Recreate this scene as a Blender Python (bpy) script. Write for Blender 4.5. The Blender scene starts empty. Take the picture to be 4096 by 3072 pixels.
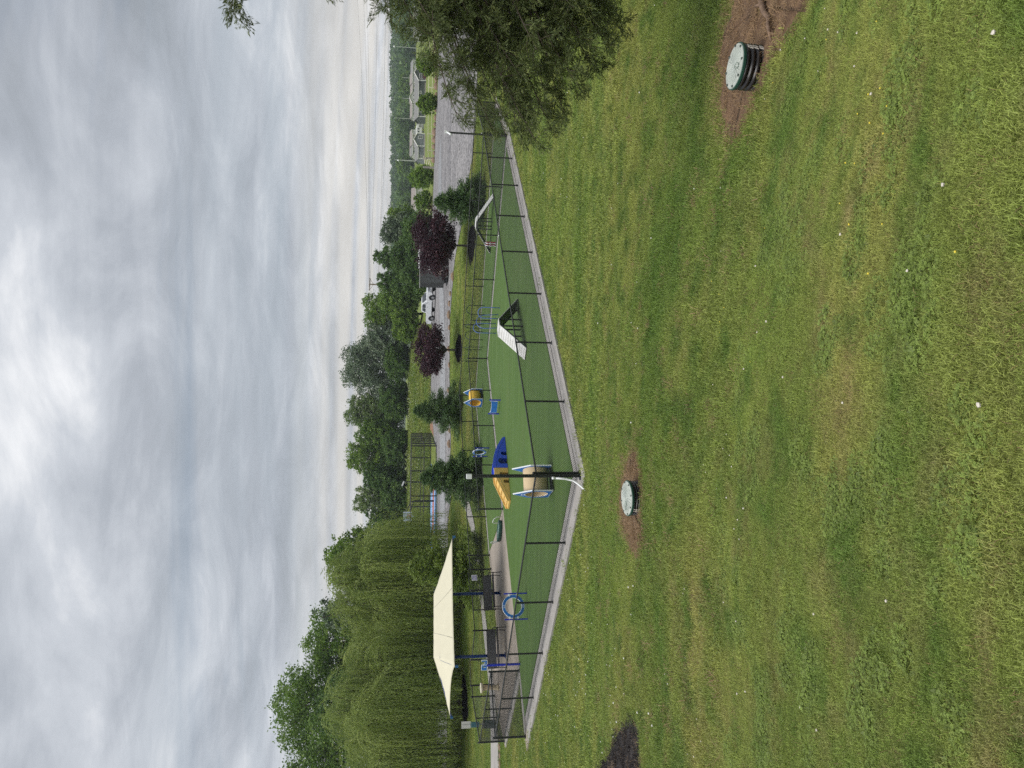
import bpy, math, random
import numpy as np
from mathutils import Vector, Matrix
random.seed(7); rng = np.random.default_rng(11)
S = bpy.context.scene
COL = S.collection
# ---------------------------------------------------------------- camera (phone held upright: frame turned a quarter turn)
CAMZ = 4.55
pitch = math.radians(7.716); roll = math.radians(0.8)
_F = Vector((0, math.cos(pitch), -math.sin(pitch))); _R = Vector((1, 0, 0)); _U = Vector((0, math.sin(pitch), math.cos(pitch)))
_A = _R*math.cos(roll) + _U*math.sin(roll); _B = _U*math.cos(roll) - _R*math.sin(roll)
cam = bpy.data.cameras.new('camera'); cam.sensor_width = 36.0; cam.sensor_fit = 'HORIZONTAL'; cam.lens = 2850/4096*36
cam.clip_start = .05; cam.clip_end = 6000
camo = bpy.data.objects.new('camera', cam); COL.objects.link(camo)
M = Matrix.Identity(4)
for i, v in enumerate((-_B, _A, -_F)):
    for j in range(3): M[j][i] = v[j]
M.translation = (0, 0, CAMZ); camo.matrix_world = M
S.camera = camo
# ---------------------------------------------------------------- sky: broken overcast over a Nishita sky
SUN_EL, SUN_AZ = math.radians(66), math.radians(-125)      # azimuth measured from +Y (view direction) towards +X
W = bpy.data.worlds.new('World'); S.world = W; W.use_nodes = True
def build_world():
    nt = W.node_tree; nt.nodes.clear(); N = nt.nodes.new; L = nt.links.new
    out = N('ShaderNodeOutputWorld'); bg = N('ShaderNodeBackground'); L(bg.outputs[0], out.inputs[0])
    sky = N('ShaderNodeTexSky'); sky.sky_type = 'NISHITA'; sky.sun_disc = False
    sky.sun_elevation = SUN_EL; sky.sun_rotation = SUN_AZ; sky.air_density = 1.3; sky.dust_density = 2.0
    skm = N('ShaderNodeVectorMath'); skm.operation = 'SCALE'; skm.inputs[3].default_value = .085; L(sky.outputs[0], skm.inputs[0])
    tc = N('ShaderNodeTexCoord'); sep = N('ShaderNodeSeparateXYZ'); L(tc.outputs['Generated'], sep.inputs[0])
    def math_(op, a, b=None, clamp=False):
        m = N('ShaderNodeMath'); m.operation = op; m.use_clamp = clamp
        for k, v in enumerate((a, b)):
            if v is None: continue
            if isinstance(v, (int, float)): m.inputs[k].default_value = v
            else: L(v, m.inputs[k])
        return m.outputs[0]
    zc = math_('MAXIMUM', sep.outputs[2], 0.0); zz = math_('ADD', zc, .11)
    px = math_('DIVIDE', sep.outputs[0], zz); py = math_('DIVIDE', sep.outputs[1], zz)
    cb = N('ShaderNodeCombineXYZ'); L(px, cb.inputs[0]); L(py, cb.inputs[1])
    def noise(scale, detail, rough, dist, loc, sc=(1, 1, 1), rot=0):
        mp = N('ShaderNodeMapping'); mp.inputs[1].default_value = loc; mp.inputs[2].default_value = (0, 0, rot); mp.inputs[3].default_value = sc
        L(cb.outputs[0], mp.inputs[0])
        n = N('ShaderNodeTexNoise'); n.inputs['Scale'].default_value = scale; n.inputs['Detail'].default_value = detail
        n.inputs['Roughness'].default_value = rough; n.inputs['Distortion'].default_value = dist; L(mp.outputs[0], n.inputs['Vector']); return n.outputs[0]
    big = noise(.6, 4, .5, .35, (3.1, 7.3, 0))
    mid = noise(1.75, 10, .58, .55, (1.7, 2.2, 0), (1, 1.1, 1), .25)
    wisp = noise(2.4, 8, .6, .8, (8.3, .4, 0), (.5, 1.7, 1), .12)
    a = math_('MULTIPLY', big, .46); b = math_('MULTIPLY', mid, .50); c = math_('MULTIPLY', wisp, .16)
    v = math_('ADD', math_('ADD', a, b), c); v = math_('SUBTRACT', v, .02)
    # the heavy grey bank to the right of the view and the brighter cloud overhead, as in the sky in view
    def bank(x, y, r, amp):
        sx = math_('SUBTRACT', px, x); sy = math_('SUBTRACT', py, y)
        d2 = math_('ADD', math_('MULTIPLY', sx, sx), math_('MULTIPLY', sy, sy))
        return math_('MULTIPLY', math_('POWER', 2.718, math_('MULTIPLY', d2, -1/(r*r))), amp)
    for args in (BANKS): v = math_('ADD', v, bank(*args))
    cr = N('ShaderNodeValToRGB'); L(v, cr.inputs[0]); e = cr.color_ramp.elements
    e[0].position = .36; e[0].color = (.33, .36, .40, 1); e[1].position = .69; e[1].color = (1.0, 1.01, 1.03, 1)
    k = e.new(.475); k.color = (.45, .485, .54, 1); k = e.new(.57); k.color = (.62, .655, .71, 1)
    # thin places let the blue through
    thin = N('ShaderNodeMapRange'); thin.inputs[1].default_value = .30; thin.inputs[2].default_value = .44; thin.inputs[3].default_value = .55; thin.inputs[4].default_value = 0; L(noise(.9, 6, .55, .3, (5.5, 1.3, 0), (.35, 1.6, 1)), thin.inputs[0])
    mx = N('ShaderNodeMix'); mx.data_type = 'RGBA'; L(thin.outputs[0], mx.inputs[0]); L(cr.outputs[0], mx.inputs[6]); L(skm.outputs[0], mx.inputs[7])
    # pale warm band of distant cloud low over the horizon, a bluer grey band above it
    def band(stops, scale, loc, sc, lo, hi, col, src):
        hz = N('ShaderNodeValToRGB'); L(sep.outputs[2], hz.inputs[0]); h = hz.color_ramp.elements
        h[0].position = stops[0][0]; h[0].color = (stops[0][1],)*3+(1,); h[1].position = stops[-1][0]; h[1].color = (stops[-1][1],)*3+(1,)
        for p_, v_ in stops[1:-1]: q = h.new(p_); q.color = (v_,)*3+(1,)
        st = N('ShaderNodeMapRange'); st.inputs[1].default_value = lo; st.inputs[2].default_value = hi; st.inputs[3].default_value = .15; st.inputs[4].default_value = 1.1; L(noise(scale, 6, .5, .25, loc, sc), st.inputs[0])
        m2 = N('ShaderNodeMix'); m2.data_type = 'RGBA'; L(math_('MULTIPLY', hz.outputs[0], st.outputs[0], True), m2.inputs[0]); L(src, m2.inputs[6]); m2.inputs[7].default_value = (*col, 1); return m2
    m1 = band([(.09, 0), (.17, .75), (.23, .65), (.33, 0)], .8, (6, 4, 0), (.3, 1.5, 1), .40, .60, (.43, .49, .55), mx.outputs[2])
    m2 = band([(0, .45), (.05, .75), (.10, .6), (.17, 0)], 1.0, (2, 9, 0), (.22, 2.2, 1), .34, .58, (.80, .765, .70), m1.outputs[2])
    L(m2.outputs[2], bg.inputs[0]); bg.inputs[1].default_value = SKY_GAIN
SKY_GAIN = .5
BANKS = [(.85, 1.75, .75, -.15), (.15, 1.30, .45, .12), (-.35, 1.6, .5, .05), (-.95, 1.55, .35, -.05)]
build_world()
sun = bpy.data.lights.new('sun', 'SUN'); sun.energy = 1.5; sun.angle = math.radians(45); sun.color = (1, .965, .91)
suno = bpy.data.objects.new('sun', sun); COL.objects.link(suno)
sd = Vector((math.sin(SUN_AZ)*math.cos(SUN_EL), math.cos(SUN_AZ)*math.cos(SUN_EL), math.sin(SUN_EL)))
suno.rotation_euler = sd.to_track_quat('Z', 'Y').to_euler(); suno.location = (0, 0, 60)
S.view_settings.view_transform = 'Standard'; S.view_settings.look = 'None'; S.view_settings.exposure = 1.0; S.view_settings.gamma = 1.0
S.render.engine = 'CYCLES'
cy = S.cycles; cy.max_bounces = 6; cy.diffuse_bounces = 3; cy.glossy_bounces = 2; cy.transmission_bounces = 4; cy.transparent_max_bounces = 8
cy.caustics_reflective = False; cy.caustics_refractive = False; cy.use_denoising = False; cy.use_adaptive_sampling = True; cy.adaptive_threshold = .02
# ---------------------------------------------------------------- helpers
def tag(o, label=None, cat=None, group=None, kind=None):
    if label: o['label'] = label
    if cat: o['category'] = cat
    if group: o['group'] = group
    if kind: o['kind'] = kind
    return o
def thing(name, label, cat, loc=(0, 0, 0), rz=0, group=None):
    o = bpy.data.objects.new(name, None); COL.objects.link(o); o.location = loc; o.rotation_euler = (0, 0, rz); o.empty_display_size = .2
    return tag(o, label, cat, group)
def copy_tree(o, parent=None):
    c = o.copy(); COL.objects.link(c); c.parent = parent
    for ch in o.children: copy_tree(ch, c)
    return c
def mesh_np(name, V, F, mat, parent=None, smooth=False, attrs=None):
    """V (n,3); F (m,k) uniform polygons"""
    V = np.asarray(V, np.float32); F = np.asarray(F, np.int32); k = F.shape[1]
    me = bpy.data.meshes.new(name); me.vertices.add(len(V)); me.vertices.foreach_set('co', V.ravel())
    me.loops.add(F.size); me.loops.foreach_set('vertex_index', F.ravel())
    me.polygons.add(len(F)); me.polygons.foreach_set('loop_start', np.arange(0, F.size, k, dtype=np.int32))
    me.polygons.foreach_set('use_smooth', np.full(len(F), smooth))
    if attrs:
        for an, av in attrs.items():
            at = me.attributes.new(an, 'FLOAT', 'POINT'); at.data.foreach_set('value', np.asarray(av, np.float32))
    me.update(calc_edges=True)
    if mat: me.materials.append(mat)
    o = bpy.data.objects.new(name, me); COL.objects.link(o); o.parent = parent
    return o
def frame(d):
    d = Vector(d).normalized(); a = Vector((0, 0, 1)) if abs(d.z) < .9 else Vector((1, 0, 0))
    s = d.cross(a).normalized(); return s, d.cross(s).normalized()
class MB:
    def __init__(s): s.v = []; s.f = []
    def add(s, vs, fs):
        n = len(s.v); s.v += [tuple(v) for v in vs]; s.f += [tuple(i+n for i in f) for f in fs]; return s
    def box(s, c, size, rz=0, rot=None):
        x, y, z = (q/2 for q in size); vs = [Vector((a*x, b*y, c_*z)) for c_ in (-1, 1) for a, b in ((-1, -1), (1, -1), (1, 1), (-1, 1))]
        m = rot if rot is not None else Matrix.Rotation(rz, 3, 'Z')
        return s.add([m @ v + Vector(c) for v in vs], [(3, 2, 1, 0), (4, 5, 6, 7), (0, 1, 5, 4), (1, 2, 6, 5), (2, 3, 7, 6), (3, 0, 4, 7)])
    def tube(s, pts, r, n=8, cap=True):
        pts = [Vector(p) for p in pts]; rr = r if isinstance(r, (list, tuple)) else [r]*len(pts); rings = []
        d0 = pts[1]-pts[0]; a, b = frame(d0)
        for i, p in enumerate(pts):
            d = (pts[min(i+1, len(pts)-1)] - pts[max(i-1, 0)]).normalized()
            a = (a - d*a.dot(d)); a = a.normalized() if a.length > 1e-6 else frame(d)[0]; b = d.cross(a)
            rings.append([p + (a*math.cos(t) + b*math.sin(t))*rr[i] for t in [2*math.pi*k/n for k in range(n)]])
        fs = [(i*n+k, i*n+(k+1) % n, (i+1)*n+(k+1) % n, (i+1)*n+k) for i in range(len(pts)-1) for k in range(n)]
        if cap: fs += [tuple(range(n-1, -1, -1)), tuple((len(pts)-1)*n+k for k in range(n))]
        return s.add([v for q in rings for v in q], fs)
    def lathe(s, prof, n=24, c=(0, 0, 0), cap=True, sx=1, sy=1):
        vs = [(c[0]+r*sx*math.cos(2*math.pi*k/n), c[1]+r*sy*math.sin(2*math.pi*k/n), c[2]+z) for r, z in prof for k in range(n)]
        fs = [(i*n+k, i*n+(k+1) % n, (i+1)*n+(k+1) % n, (i+1)*n+k) for i in range(len(prof)-1) for k in range(n)]
        if cap: fs += [tuple(range(n-1, -1, -1)), tuple((len(prof)-1)*n+k for k in range(n))]
        return s.add(vs, fs)
    def prism(s, poly, depth, fn):
        """poly: 2D outline (ccw); fn(u, v, w) -> 3D, w in 0..depth"""
        n = len(poly); vs = [fn(u, v, 0) for u, v in poly] + [fn(u, v, depth) for u, v in poly]
        return s.add(vs, [tuple(range(n-1, -1, -1)), tuple(range(n, 2*n))] + [(k, (k+1) % n, n+(k+1) % n, n+k) for k in range(n)])
    def ring(s, outer, inner, depth, fn):
        n = len(outer); vs = [fn(u, v, w) for w in (0, depth) for P in (outer, inner) for u, v in P]; fs = []
        for k in range(n):
            j = (k+1) % n
            fs += [(k, n+k, n+j, j), (2*n+k, 2*n+j, 3*n+j, 3*n+k), (k, j, 2*n+j, 2*n+k), (n+k, 3*n+k, 3*n+j, n+j)]
        return s.add(vs, fs)
    def ico(s, c, r, sub=1, jit=0, sq=(1, 1, 1)):
        import bmesh
        bm = bmesh.new(); bmesh.ops.create_icosphere(bm, subdivisions=sub, radius=1); n = len(s.v)
        for v in bm.verts:
            q = v.co*(1 + random.uniform(-jit, jit)); s.v.append((c[0]+q.x*r*sq[0], c[1]+q.y*r*sq[1], c[2]+q.z*r*sq[2]))
        bm.verts.ensure_lookup_table()
        s.f += [tuple(v.index+n for v in f.verts) for f in bm.faces]; bm.free(); return s
    def build(s, name, mat, parent=None, smooth=False, bevel=0):
        me = bpy.data.meshes.new(name); me.from_pydata(s.v, [], s.f); me.update()
        if smooth: me.polygons.foreach_set('use_smooth', [True]*len(me.polygons))
        if mat: me.materials.append(mat)
        o = bpy.data.objects.new(name, me); COL.objects.link(o); o.parent = parent
        if bevel:
            b = o.modifiers.new('bevel', 'BEVEL'); b.width = bevel; b.segments = 2; b.limit_method = 'ANGLE'
        return o
# ---------------------------------------------------------------- materials
MATS = {}
def mat(name, color, rough=.6, metal=0, spec=.4, var=0, scale=8, bump=0, bscale=40, dirt=None, obj=False):
    if name in MATS: return MATS[name]
    m = bpy.data.materials.new(name); m.use_nodes = True; nt = m.node_tree; N = nt.nodes.new; L = nt.links.new
    p = nt.nodes['Principled BSDF']; p.inputs['Base Color'].default_value = (*color, 1); p.inputs['Roughness'].default_value = rough
    p.inputs['Metallic'].default_value = metal; p.inputs['Specular IOR Level'].default_value = spec
    tc = N('ShaderNodeTexCoord'); vec = tc.outputs['Object']
    if var or dirt:
        n = N('ShaderNodeTexNoise'); n.inputs['Scale'].default_value = scale; n.inputs['Detail'].default_value = 6; n.inputs['Roughness'].default_value = .6; L(vec, n.inputs['Vector'])
        mr = N('ShaderNodeMapRange'); mr.inputs[1].default_value = .3; mr.inputs[2].default_value = .7; L(n.outputs[0], mr.inputs[0])
        mx = N('ShaderNodeMix'); mx.data_type = 'RGBA'; L(mr.outputs[0], mx.inputs[0])
        lo = dirt or tuple(c*(1-var) for c in color); hi = tuple(min(1, c*(1+var)) for c in color)
        mx.inputs[6].default_value = (*lo, 1); mx.inputs[7].default_value = (*hi, 1); L(mx.outputs[2], p.inputs['Base Color'])
    if bump:
        n2 = N('ShaderNodeTexNoise'); n2.inputs['Scale'].default_value = bscale; n2.inputs['Detail'].default_value = 4; L(vec, n2.inputs['Vector'])
        b = N('ShaderNodeBump'); b.inputs['Strength'].default_value = bump; b.inputs['Distance'].default_value = .02; L(n2.outputs[0], b.inputs['Height']); L(b.outputs[0], p.inputs['Normal'])
    MATS[name] = m; return m
def leaf_mat(name, dark, mid, light, trans=.35, rough=.55):
    if name in MATS: return MATS[name]
    m = bpy.data.materials.new(name); m.use_nodes = True; nt = m.node_tree; N = nt.nodes.new; L = nt.links.new; p = nt.nodes['Principled BSDF']
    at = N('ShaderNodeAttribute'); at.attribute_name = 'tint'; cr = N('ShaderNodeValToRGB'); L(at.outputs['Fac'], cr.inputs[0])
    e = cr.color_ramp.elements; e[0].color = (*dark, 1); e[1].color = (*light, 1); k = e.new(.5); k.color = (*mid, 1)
    L(cr.outputs[0], p.inputs['Base Color']); p.inputs['Roughness'].default_value = rough; p.inputs['Specular IOR Level'].default_value = .3
    tr = N('ShaderNodeBsdfTranslucent'); L(cr.outputs[0], tr.inputs[0]); ms = N('ShaderNodeMixShader'); ms.inputs[0].default_value = trans
    L(p.outputs[0], ms.inputs[1]); L(tr.outputs[0], ms.inputs[2]); L(ms.outputs[0], nt.nodes['Material Output'].inputs[0])
    MATS[name] = m; return m
# ---------------------------------------------------------------- terrain
YS = np.array([-60, -10, 0, 2, 3.5, 5, 8, 12, 16, 19, 22, 54, 60, 66, 72, 79, 90, 104, 130, 200, 270, 290, 345, 400, 480, 600, 1000, 3500.])
ZS = np.array([9, 5.2, 3.0, 2.46, 2.0, 1.6, 1.04, .62, .22, -.04, -.07, -.05, .4, .9, 1.3, 1.75, 1.9, 2.0, 2.1, 2.1, 2.0, 2.1, 4.9, 6.3, 7.2, 7, 8, 8.])
def ss(a, b, t):
    t = np.clip((t-a)/(b-a), 0, 1); return t*t*(3-2*t)
def zt(x, y):
    x = np.asarray(x, float); y = np.asarray(y, float); z = np.interp(y, YS, ZS)
    z = z - .12*np.clip(x, -1, 7)*ss(2, 6, y)*(1-ss(10, 19, y))
    z = z + 3.4*ss(108, 137, y)*(1-ss(2, 22, x))*ss(-90, -60, x)
    z = z + (.035*np.sin(x*1.3+y*.7)*np.sin(y*.9-x*.4) + .02*np.sin(2.9*x+1.1)*np.sin(2.3*y))*(1-ss(13, 18, y))
    return z
def ztf(x, y): return float(zt(x, y))
def inpoly(x, y, P):
    x = np.asarray(x); y = np.asarray(y); r = np.zeros(x.shape, bool); n = len(P)
    for i in range(n):
        x1, y1 = P[i]; x2, y2 = P[(i+1) % n]
        c = ((y1 > y) != (y2 > y)) & (x < (x2-x1)*(y-y1)/((y2-y1) or 1e-9)+x1); r ^= c
    return r
def add_grass_color(nt):
    N = nt.nodes.new; L = nt.links.new; g = N('ShaderNodeNewGeometry'); pos = g.outputs['Position']
    def nz(scale, det, loc, sc=(1, 1, 1), lo=.35, hi=.65, rough=.55, rot=0):
        mp = N('ShaderNodeMapping'); mp.inputs[1].default_value = loc; mp.inputs[2].default_value = (0, 0, rot); mp.inputs[3].default_value = sc; L(pos, mp.inputs[0])
        n = N('ShaderNodeTexNoise'); n.inputs['Scale'].default_value = scale; n.inputs['Detail'].default_value = det; n.inputs['Roughness'].default_value = rough; L(mp.outputs[0], n.inputs['Vector'])
        r = N('ShaderNodeMapRange'); r.inputs[1].default_value = lo; r.inputs[2].default_value = hi; L(n.outputs[0], r.inputs[0]); return r.outputs[0]
    def mixc(f, a, b):
        m = N('ShaderNodeMix'); m.data_type = 'RGBA'
        if isinstance(f, float): m.inputs[0].default_value = f
        else: L(f, m.inputs[0])
        for k, c in ((6, a), (7, b)):
            if isinstance(c, tuple): m.inputs[k].default_value = (*c, 1)
            else: L(c, m.inputs[k])
        return m.outputs[2]
    c = mixc(nz(.32, 5, (0, 0, 0)), G_GREEN, G_OLIVE)
    c = mixc(nz(1.5, 5, (4, 9, 0), lo=.48, hi=.66), c, G_DEEP)
    sp = N('ShaderNodeSeparateXYZ'); L(pos, sp.inputs[0])
    dry = N('ShaderNodeMapRange'); dry.inputs[1].default_value = 3; dry.inputs[2].default_value = 12; dry.inputs[3].default_value = 1.05; dry.inputs[4].default_value = .12; L(sp.outputs[1], dry.inputs[0])
    br = N('ShaderNodeMath'); br.operation = 'MULTIPLY'; L(nz(1.7, 7, (7, 3, 0), lo=.50, hi=.68, rough=.65), br.inputs[0]); L(dry.outputs[0], br.inputs[1])
    c = mixc(br.outputs[0], c, G_STRAW)
    sw = N('ShaderNodeMath'); sw.operation = 'MULTIPLY'; sw.inputs[1].default_value = .62; L(nz(.5, 4, (11, 2, 0), (.2, 1, 1), .40, .62, .55, .6), sw.inputs[0])
    c = mixc(sw.outputs[0], c, G_BAND)
    # lush dip crossing the lawn from beside the near riser
    sk = N('ShaderNodeMath'); sk.operation = 'MULTIPLY_ADD'; L(sp.outputs[0], sk.inputs[0]); sk.inputs[1].default_value = .24; L(sp.outputs[1], sk.inputs[2])
    wz = N('ShaderNodeMath'); wz.operation = 'MULTIPLY_ADD'; L(nz(.6, 4, (1, 5, 0), lo=0, hi=1), wz.inputs[0]); wz.inputs[1].default_value = 2.6; L(sk.outputs[0], wz.inputs[2])
    dd = N('ShaderNodeMapRange'); dd.interpolation_type = 'SMOOTHSTEP'; dd.inputs[1].default_value = 0; dd.inputs[2].default_value = 2.1; dd.inputs[3].default_value = .62; dd.inputs[4].default_value = 0
    ab = N('ShaderNodeMath'); ab.operation = 'SUBTRACT'; L(wz.outputs[0], ab.inputs[0]); ab.inputs[1].default_value = 12.9
    ab2 = N('ShaderNodeMath'); ab2.operation = 'ABSOLUTE'; L(ab.outputs[0], ab2.inputs[0]); L(ab2.outputs[0], dd.inputs[0])
    rx_ = N('ShaderNodeMapRange'); rx_.inputs[1].default_value = -3; rx_.inputs[2].default_value = 1.5; L(sp.outputs[0], rx_.inputs[0])
    dm = N('ShaderNodeMath'); dm.operation = 'MULTIPLY'; L(dd.outputs[0], dm.inputs[0]); L(rx_.outputs[0], dm.inputs[1]); c = mixc(dm.outputs[0], c, G_DIP)
    return c
G_DIP = (.105, .195, .030)
G_BAND = (.140, .230, .040)
G_GREEN = (.245, .315, .066); G_OLIVE = (.330, .338, .094); G_DEEP = (.135, .205, .042); G_STRAW = (.330, .270, .118)
def ground_mat():
    m = bpy.data.materials.new('lawn_soil'); m.use_nodes = True; nt = m.node_tree; N = nt.nodes.new; L = nt.links.new; p = nt.nodes['Principled BSDF']
    c = add_grass_color(nt); g = N('ShaderNodeNewGeometry')
    n = N('ShaderNodeTexNoise'); n.inputs['Scale'].default_value = 9; n.inputs['Detail'].default_value = 8; n.inputs['Roughness'].default_value = .75; L(g.outputs['Position'], n.inputs['Vector'])
    r = N('ShaderNodeMapRange'); r.inputs[1].default_value = .3; r.inputs[2].default_value = .7; r.inputs[3].default_value = .5; r.inputs[4].default_value = .95; L(n.outputs[0], r.inputs[0])  # grass colour scaled down: self-shading of the blades put into the ground tone
    sy = N('ShaderNodeSeparateXYZ'); L(g.outputs['Position'], sy.inputs[0]); th = N('ShaderNodeMapRange'); th.inputs[1].default_value = 45; th.inputs[2].default_value = 72; th.inputs[3].default_value = .72; th.inputs[4].default_value = 1; L(sy.outputs[1], th.inputs[0]); tm = N('ShaderNodeMath'); tm.operation = 'MULTIPLY'; L(r.outputs[0], tm.inputs[0]); L(th.outputs[0], tm.inputs[1])  # near ground darker still: thatch, plus painted shade in the gaps between blades
    v = N('ShaderNodeVectorMath'); v.operation = 'SCALE'; L(c, v.inputs[0]); L(tm.outputs[0], v.inputs[3]); L(v.outputs[0], p.inputs['Base Color'])
    p.inputs['Roughness'].default_value = .9; p.inputs['Specular IOR Level'].default_value = .15
    b = N('ShaderNodeBump'); b.inputs['Strength'].default_value = .9; b.inputs['Distance'].default_value = .05; L(n.outputs[0], b.inputs['Height']); L(b.outputs[0], p.inputs['Normal'])
    return m
GROUND = ground_mat()
def spaced(segs):
    out = []
    for a, b, st in segs: out += list(np.arange(a, b, st))
    return np.array(out + [segs[-1][1]])
gy = spaced([(-60, -4, 4), (-4, 22, .25), (22, 50, 1.5), (50, 145, 1.0), (145, 300, 8), (300, 700, 25), (700, 1700, 125)])
gxp = spaced([(0, 14, .35), (14, 60, 1.5), (60, 150, 6), (150, 500, 30), (500, 1600, 110)])
gx = np.concatenate([-gxp[:0:-1], gxp])
XX, YY = np.meshgrid(gx, gy); ZZ = zt(XX, YY)
nx, ny = len(gx), len(gy); idx = np.arange(nx*ny).reshape(ny, nx)
Fq = np.stack([idx[:-1, :-1], idx[:-1, 1:], idx[1:, 1:], idx[1:, :-1]], -1).reshape(-1, 4)
tag(mesh_np('ground', np.stack([XX, YY, ZZ], -1).reshape(-1, 3), Fq, GROUND, smooth=True), 'green and olive lawn sloping down to the dog park', 'lawn', kind='structure')
# ---------------------------------------------------------------- dog park: concrete, turf
C0, C1, C2, C3 = (-2.45, 19.37), (13.0, 36.85), (1.61, 45.48), (-6.46, 36.54)
T1, PP, T2 = (-14.07, 28.1), (-12.2, 30.0), (-17.4, 34.4)
V3, V2, V1 = (-17.15, 38.9), (-16.2, 40.1), (-13.25, 38.1)
B2, B1, BR = (-10.3, 42.6), (-.9, 54.2), (16.9, 42.6)
def offset_poly(P, ds):
    n = len(P); out = []
    lines = []
    for i in range(n):
        a = Vector(P[i]); b = Vector(P[(i+1) % n]); d = (b-a).normalized(); nrm = Vector((-d.y, d.x)); lines.append((a+nrm*ds[i], d))
    for i in range(n):
        p, d = lines[i-1]; q, e = lines[i]; den = d.x*e.y-d.y*e.x
        if abs(den) < 1e-3: out.append(tuple(q)); continue
        t = ((q.x-p.x)*e.y-(q.y-p.y)*e.x)/den; out.append((p.x+d.x*t, p.y+d.y*t))
    return out
def slab(name, P, z0, z1, m, parent=None, bevel=0):
    b = MB(); b.prism(P, z1-z0, lambda u, v, w: (u, v, z0+w)); return b.build(name, m, parent, bevel=bevel)
def concrete_mat(name, base, joints=False):
    m = bpy.data.materials.new(name); m.use_nodes = True; nt = m.node_tree; N = nt.nodes.new; L = nt.links.new; p = nt.nodes['Principled BSDF']
    g = N('ShaderNodeNewGeometry'); vec = g.outputs['Position']
    n1 = N('ShaderNodeTexNoise'); n1.inputs['Scale'].default_value = .8; n1.inputs['Detail'].default_value = 7; n1.inputs['Roughness'].default_value = .65; L(vec, n1.inputs['Vector'])
    n2 = N('ShaderNodeTexNoise'); n2.inputs['Scale'].default_value = 30; n2.inputs['Detail'].default_value = 5; L(vec, n2.inputs['Vector'])
    cr = N('ShaderNodeValToRGB'); L(n1.outputs[0], cr.inputs[0]); e = cr.color_ramp.elements
    e[0].position = .3; e[0].color = (*[c*.72 for c in base], 1); e[1].position = .62; e[1].color = (*base, 1)
    mx = N('ShaderNodeMix'); mx.data_type = 'RGBA'; mx.blend_type = 'MULTIPLY'; mx.inputs[0].default_value = .35; L(cr.outputs[0], mx.inputs[6]); L(n2.outputs[0], mx.inputs[7]); L(mx.outputs[2], p.inputs['Base Color'])
    p.inputs['Roughness'].default_value = .85; b = N('ShaderNodeBump'); b.inputs['Strength'].default_value = .25; b.inputs['Distance'].default_value = .01; L(n2.outputs[0], b.inputs['Height']); L(b.outputs[0], p.inputs['Normal'])
    return m
CONC = concrete_mat('concrete', (.44, .415, .39)); PATIO = concrete_mat('patio_concrete', (.40, .345, .29)); DARKJ = mat('joint_earth', (.06, .05, .04), .95)
park = [C0, C1, BR, B1, B2, V1, V2, V3, T2, PP, T1]
outer = offset_poly(park, [-.45, -.3, -.25, -.25, -.25, -.25, -.25, -.25, -.25, -.2, -.45])
so = slab('park_slab', outer, -.16, -.012, PATIO); tag(so, 'tan concrete base slab of the fenced dog park', 'concrete slab', kind='structure')
# mow strip panels under the two near fences
def strip_panels(a, b, win, wout, step, skip0=0):
    a = Vector(a); b = Vector(b); d = (b-a); Ln = d.length; d.normalize(); nrm = Vector((-d.y, d.x)); k = max(1, round(Ln/step)); w = Ln/k
    for i in range(k):
        p = a+d*(i*w+.006); q = a+d*((i+1)*w-.006)
        P = [p-nrm*wout, q-nrm*wout, q+nrm*win, p+nrm*win]
        slab('concrete_panel', [tuple(v) for v in P], -.10, .0 + random.uniform(-.003, .003), CONC, so)
dR = (Vector(C1)-Vector(C0)).normalized(); dLf = (Vector(T1)-Vector(C0)).normalized()
strip_panels(Vector(C0)+dR*.62, C1, .55, .47, 3.05); strip_panels(Vector(T1)-dLf*.5, Vector(C0)+dLf*.62, .55, .47, 3.05)
nl = Vector((dR.y, -dR.x)); nm = Vector((dLf.y*-1, dLf.x)) * -1
cornerP = [Vector(C0)+dR*.614+nl*.47, Vector(C0)+dR*.614-nl*.55, Vector(C0)+(-nl*.55)+( dLf*.0)+dR*.55, Vector(C0)+dLf*.614 - Vector((-dLf.y, dLf.x))*.55, Vector(C0)+dLf*.614 + Vector((-dLf.y, dLf.x))*.47, (-2.39, 18.72)]
slab('concrete_panel', [tuple(v) for v in [cornerP[0], cornerP[1], cornerP[3], cornerP[4], cornerP[5]]], -.10, .001, CONC, so)
strip_panels(Vector(T1)+Vector((.1, .1)), PP, .25, .25, 2.6); strip_panels(PP, T2, .3, .3, 3); strip_panels(C1, C2, .3, .3, 3.05); strip_panels(C2, C3, .3, .3, 3.05)
strip_panels(C1, BR, .05, .3, 3); strip_panels(BR, B1, .32, .25, 3.05); strip_panels(B1, B2, .32, .25, 3.05)
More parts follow.
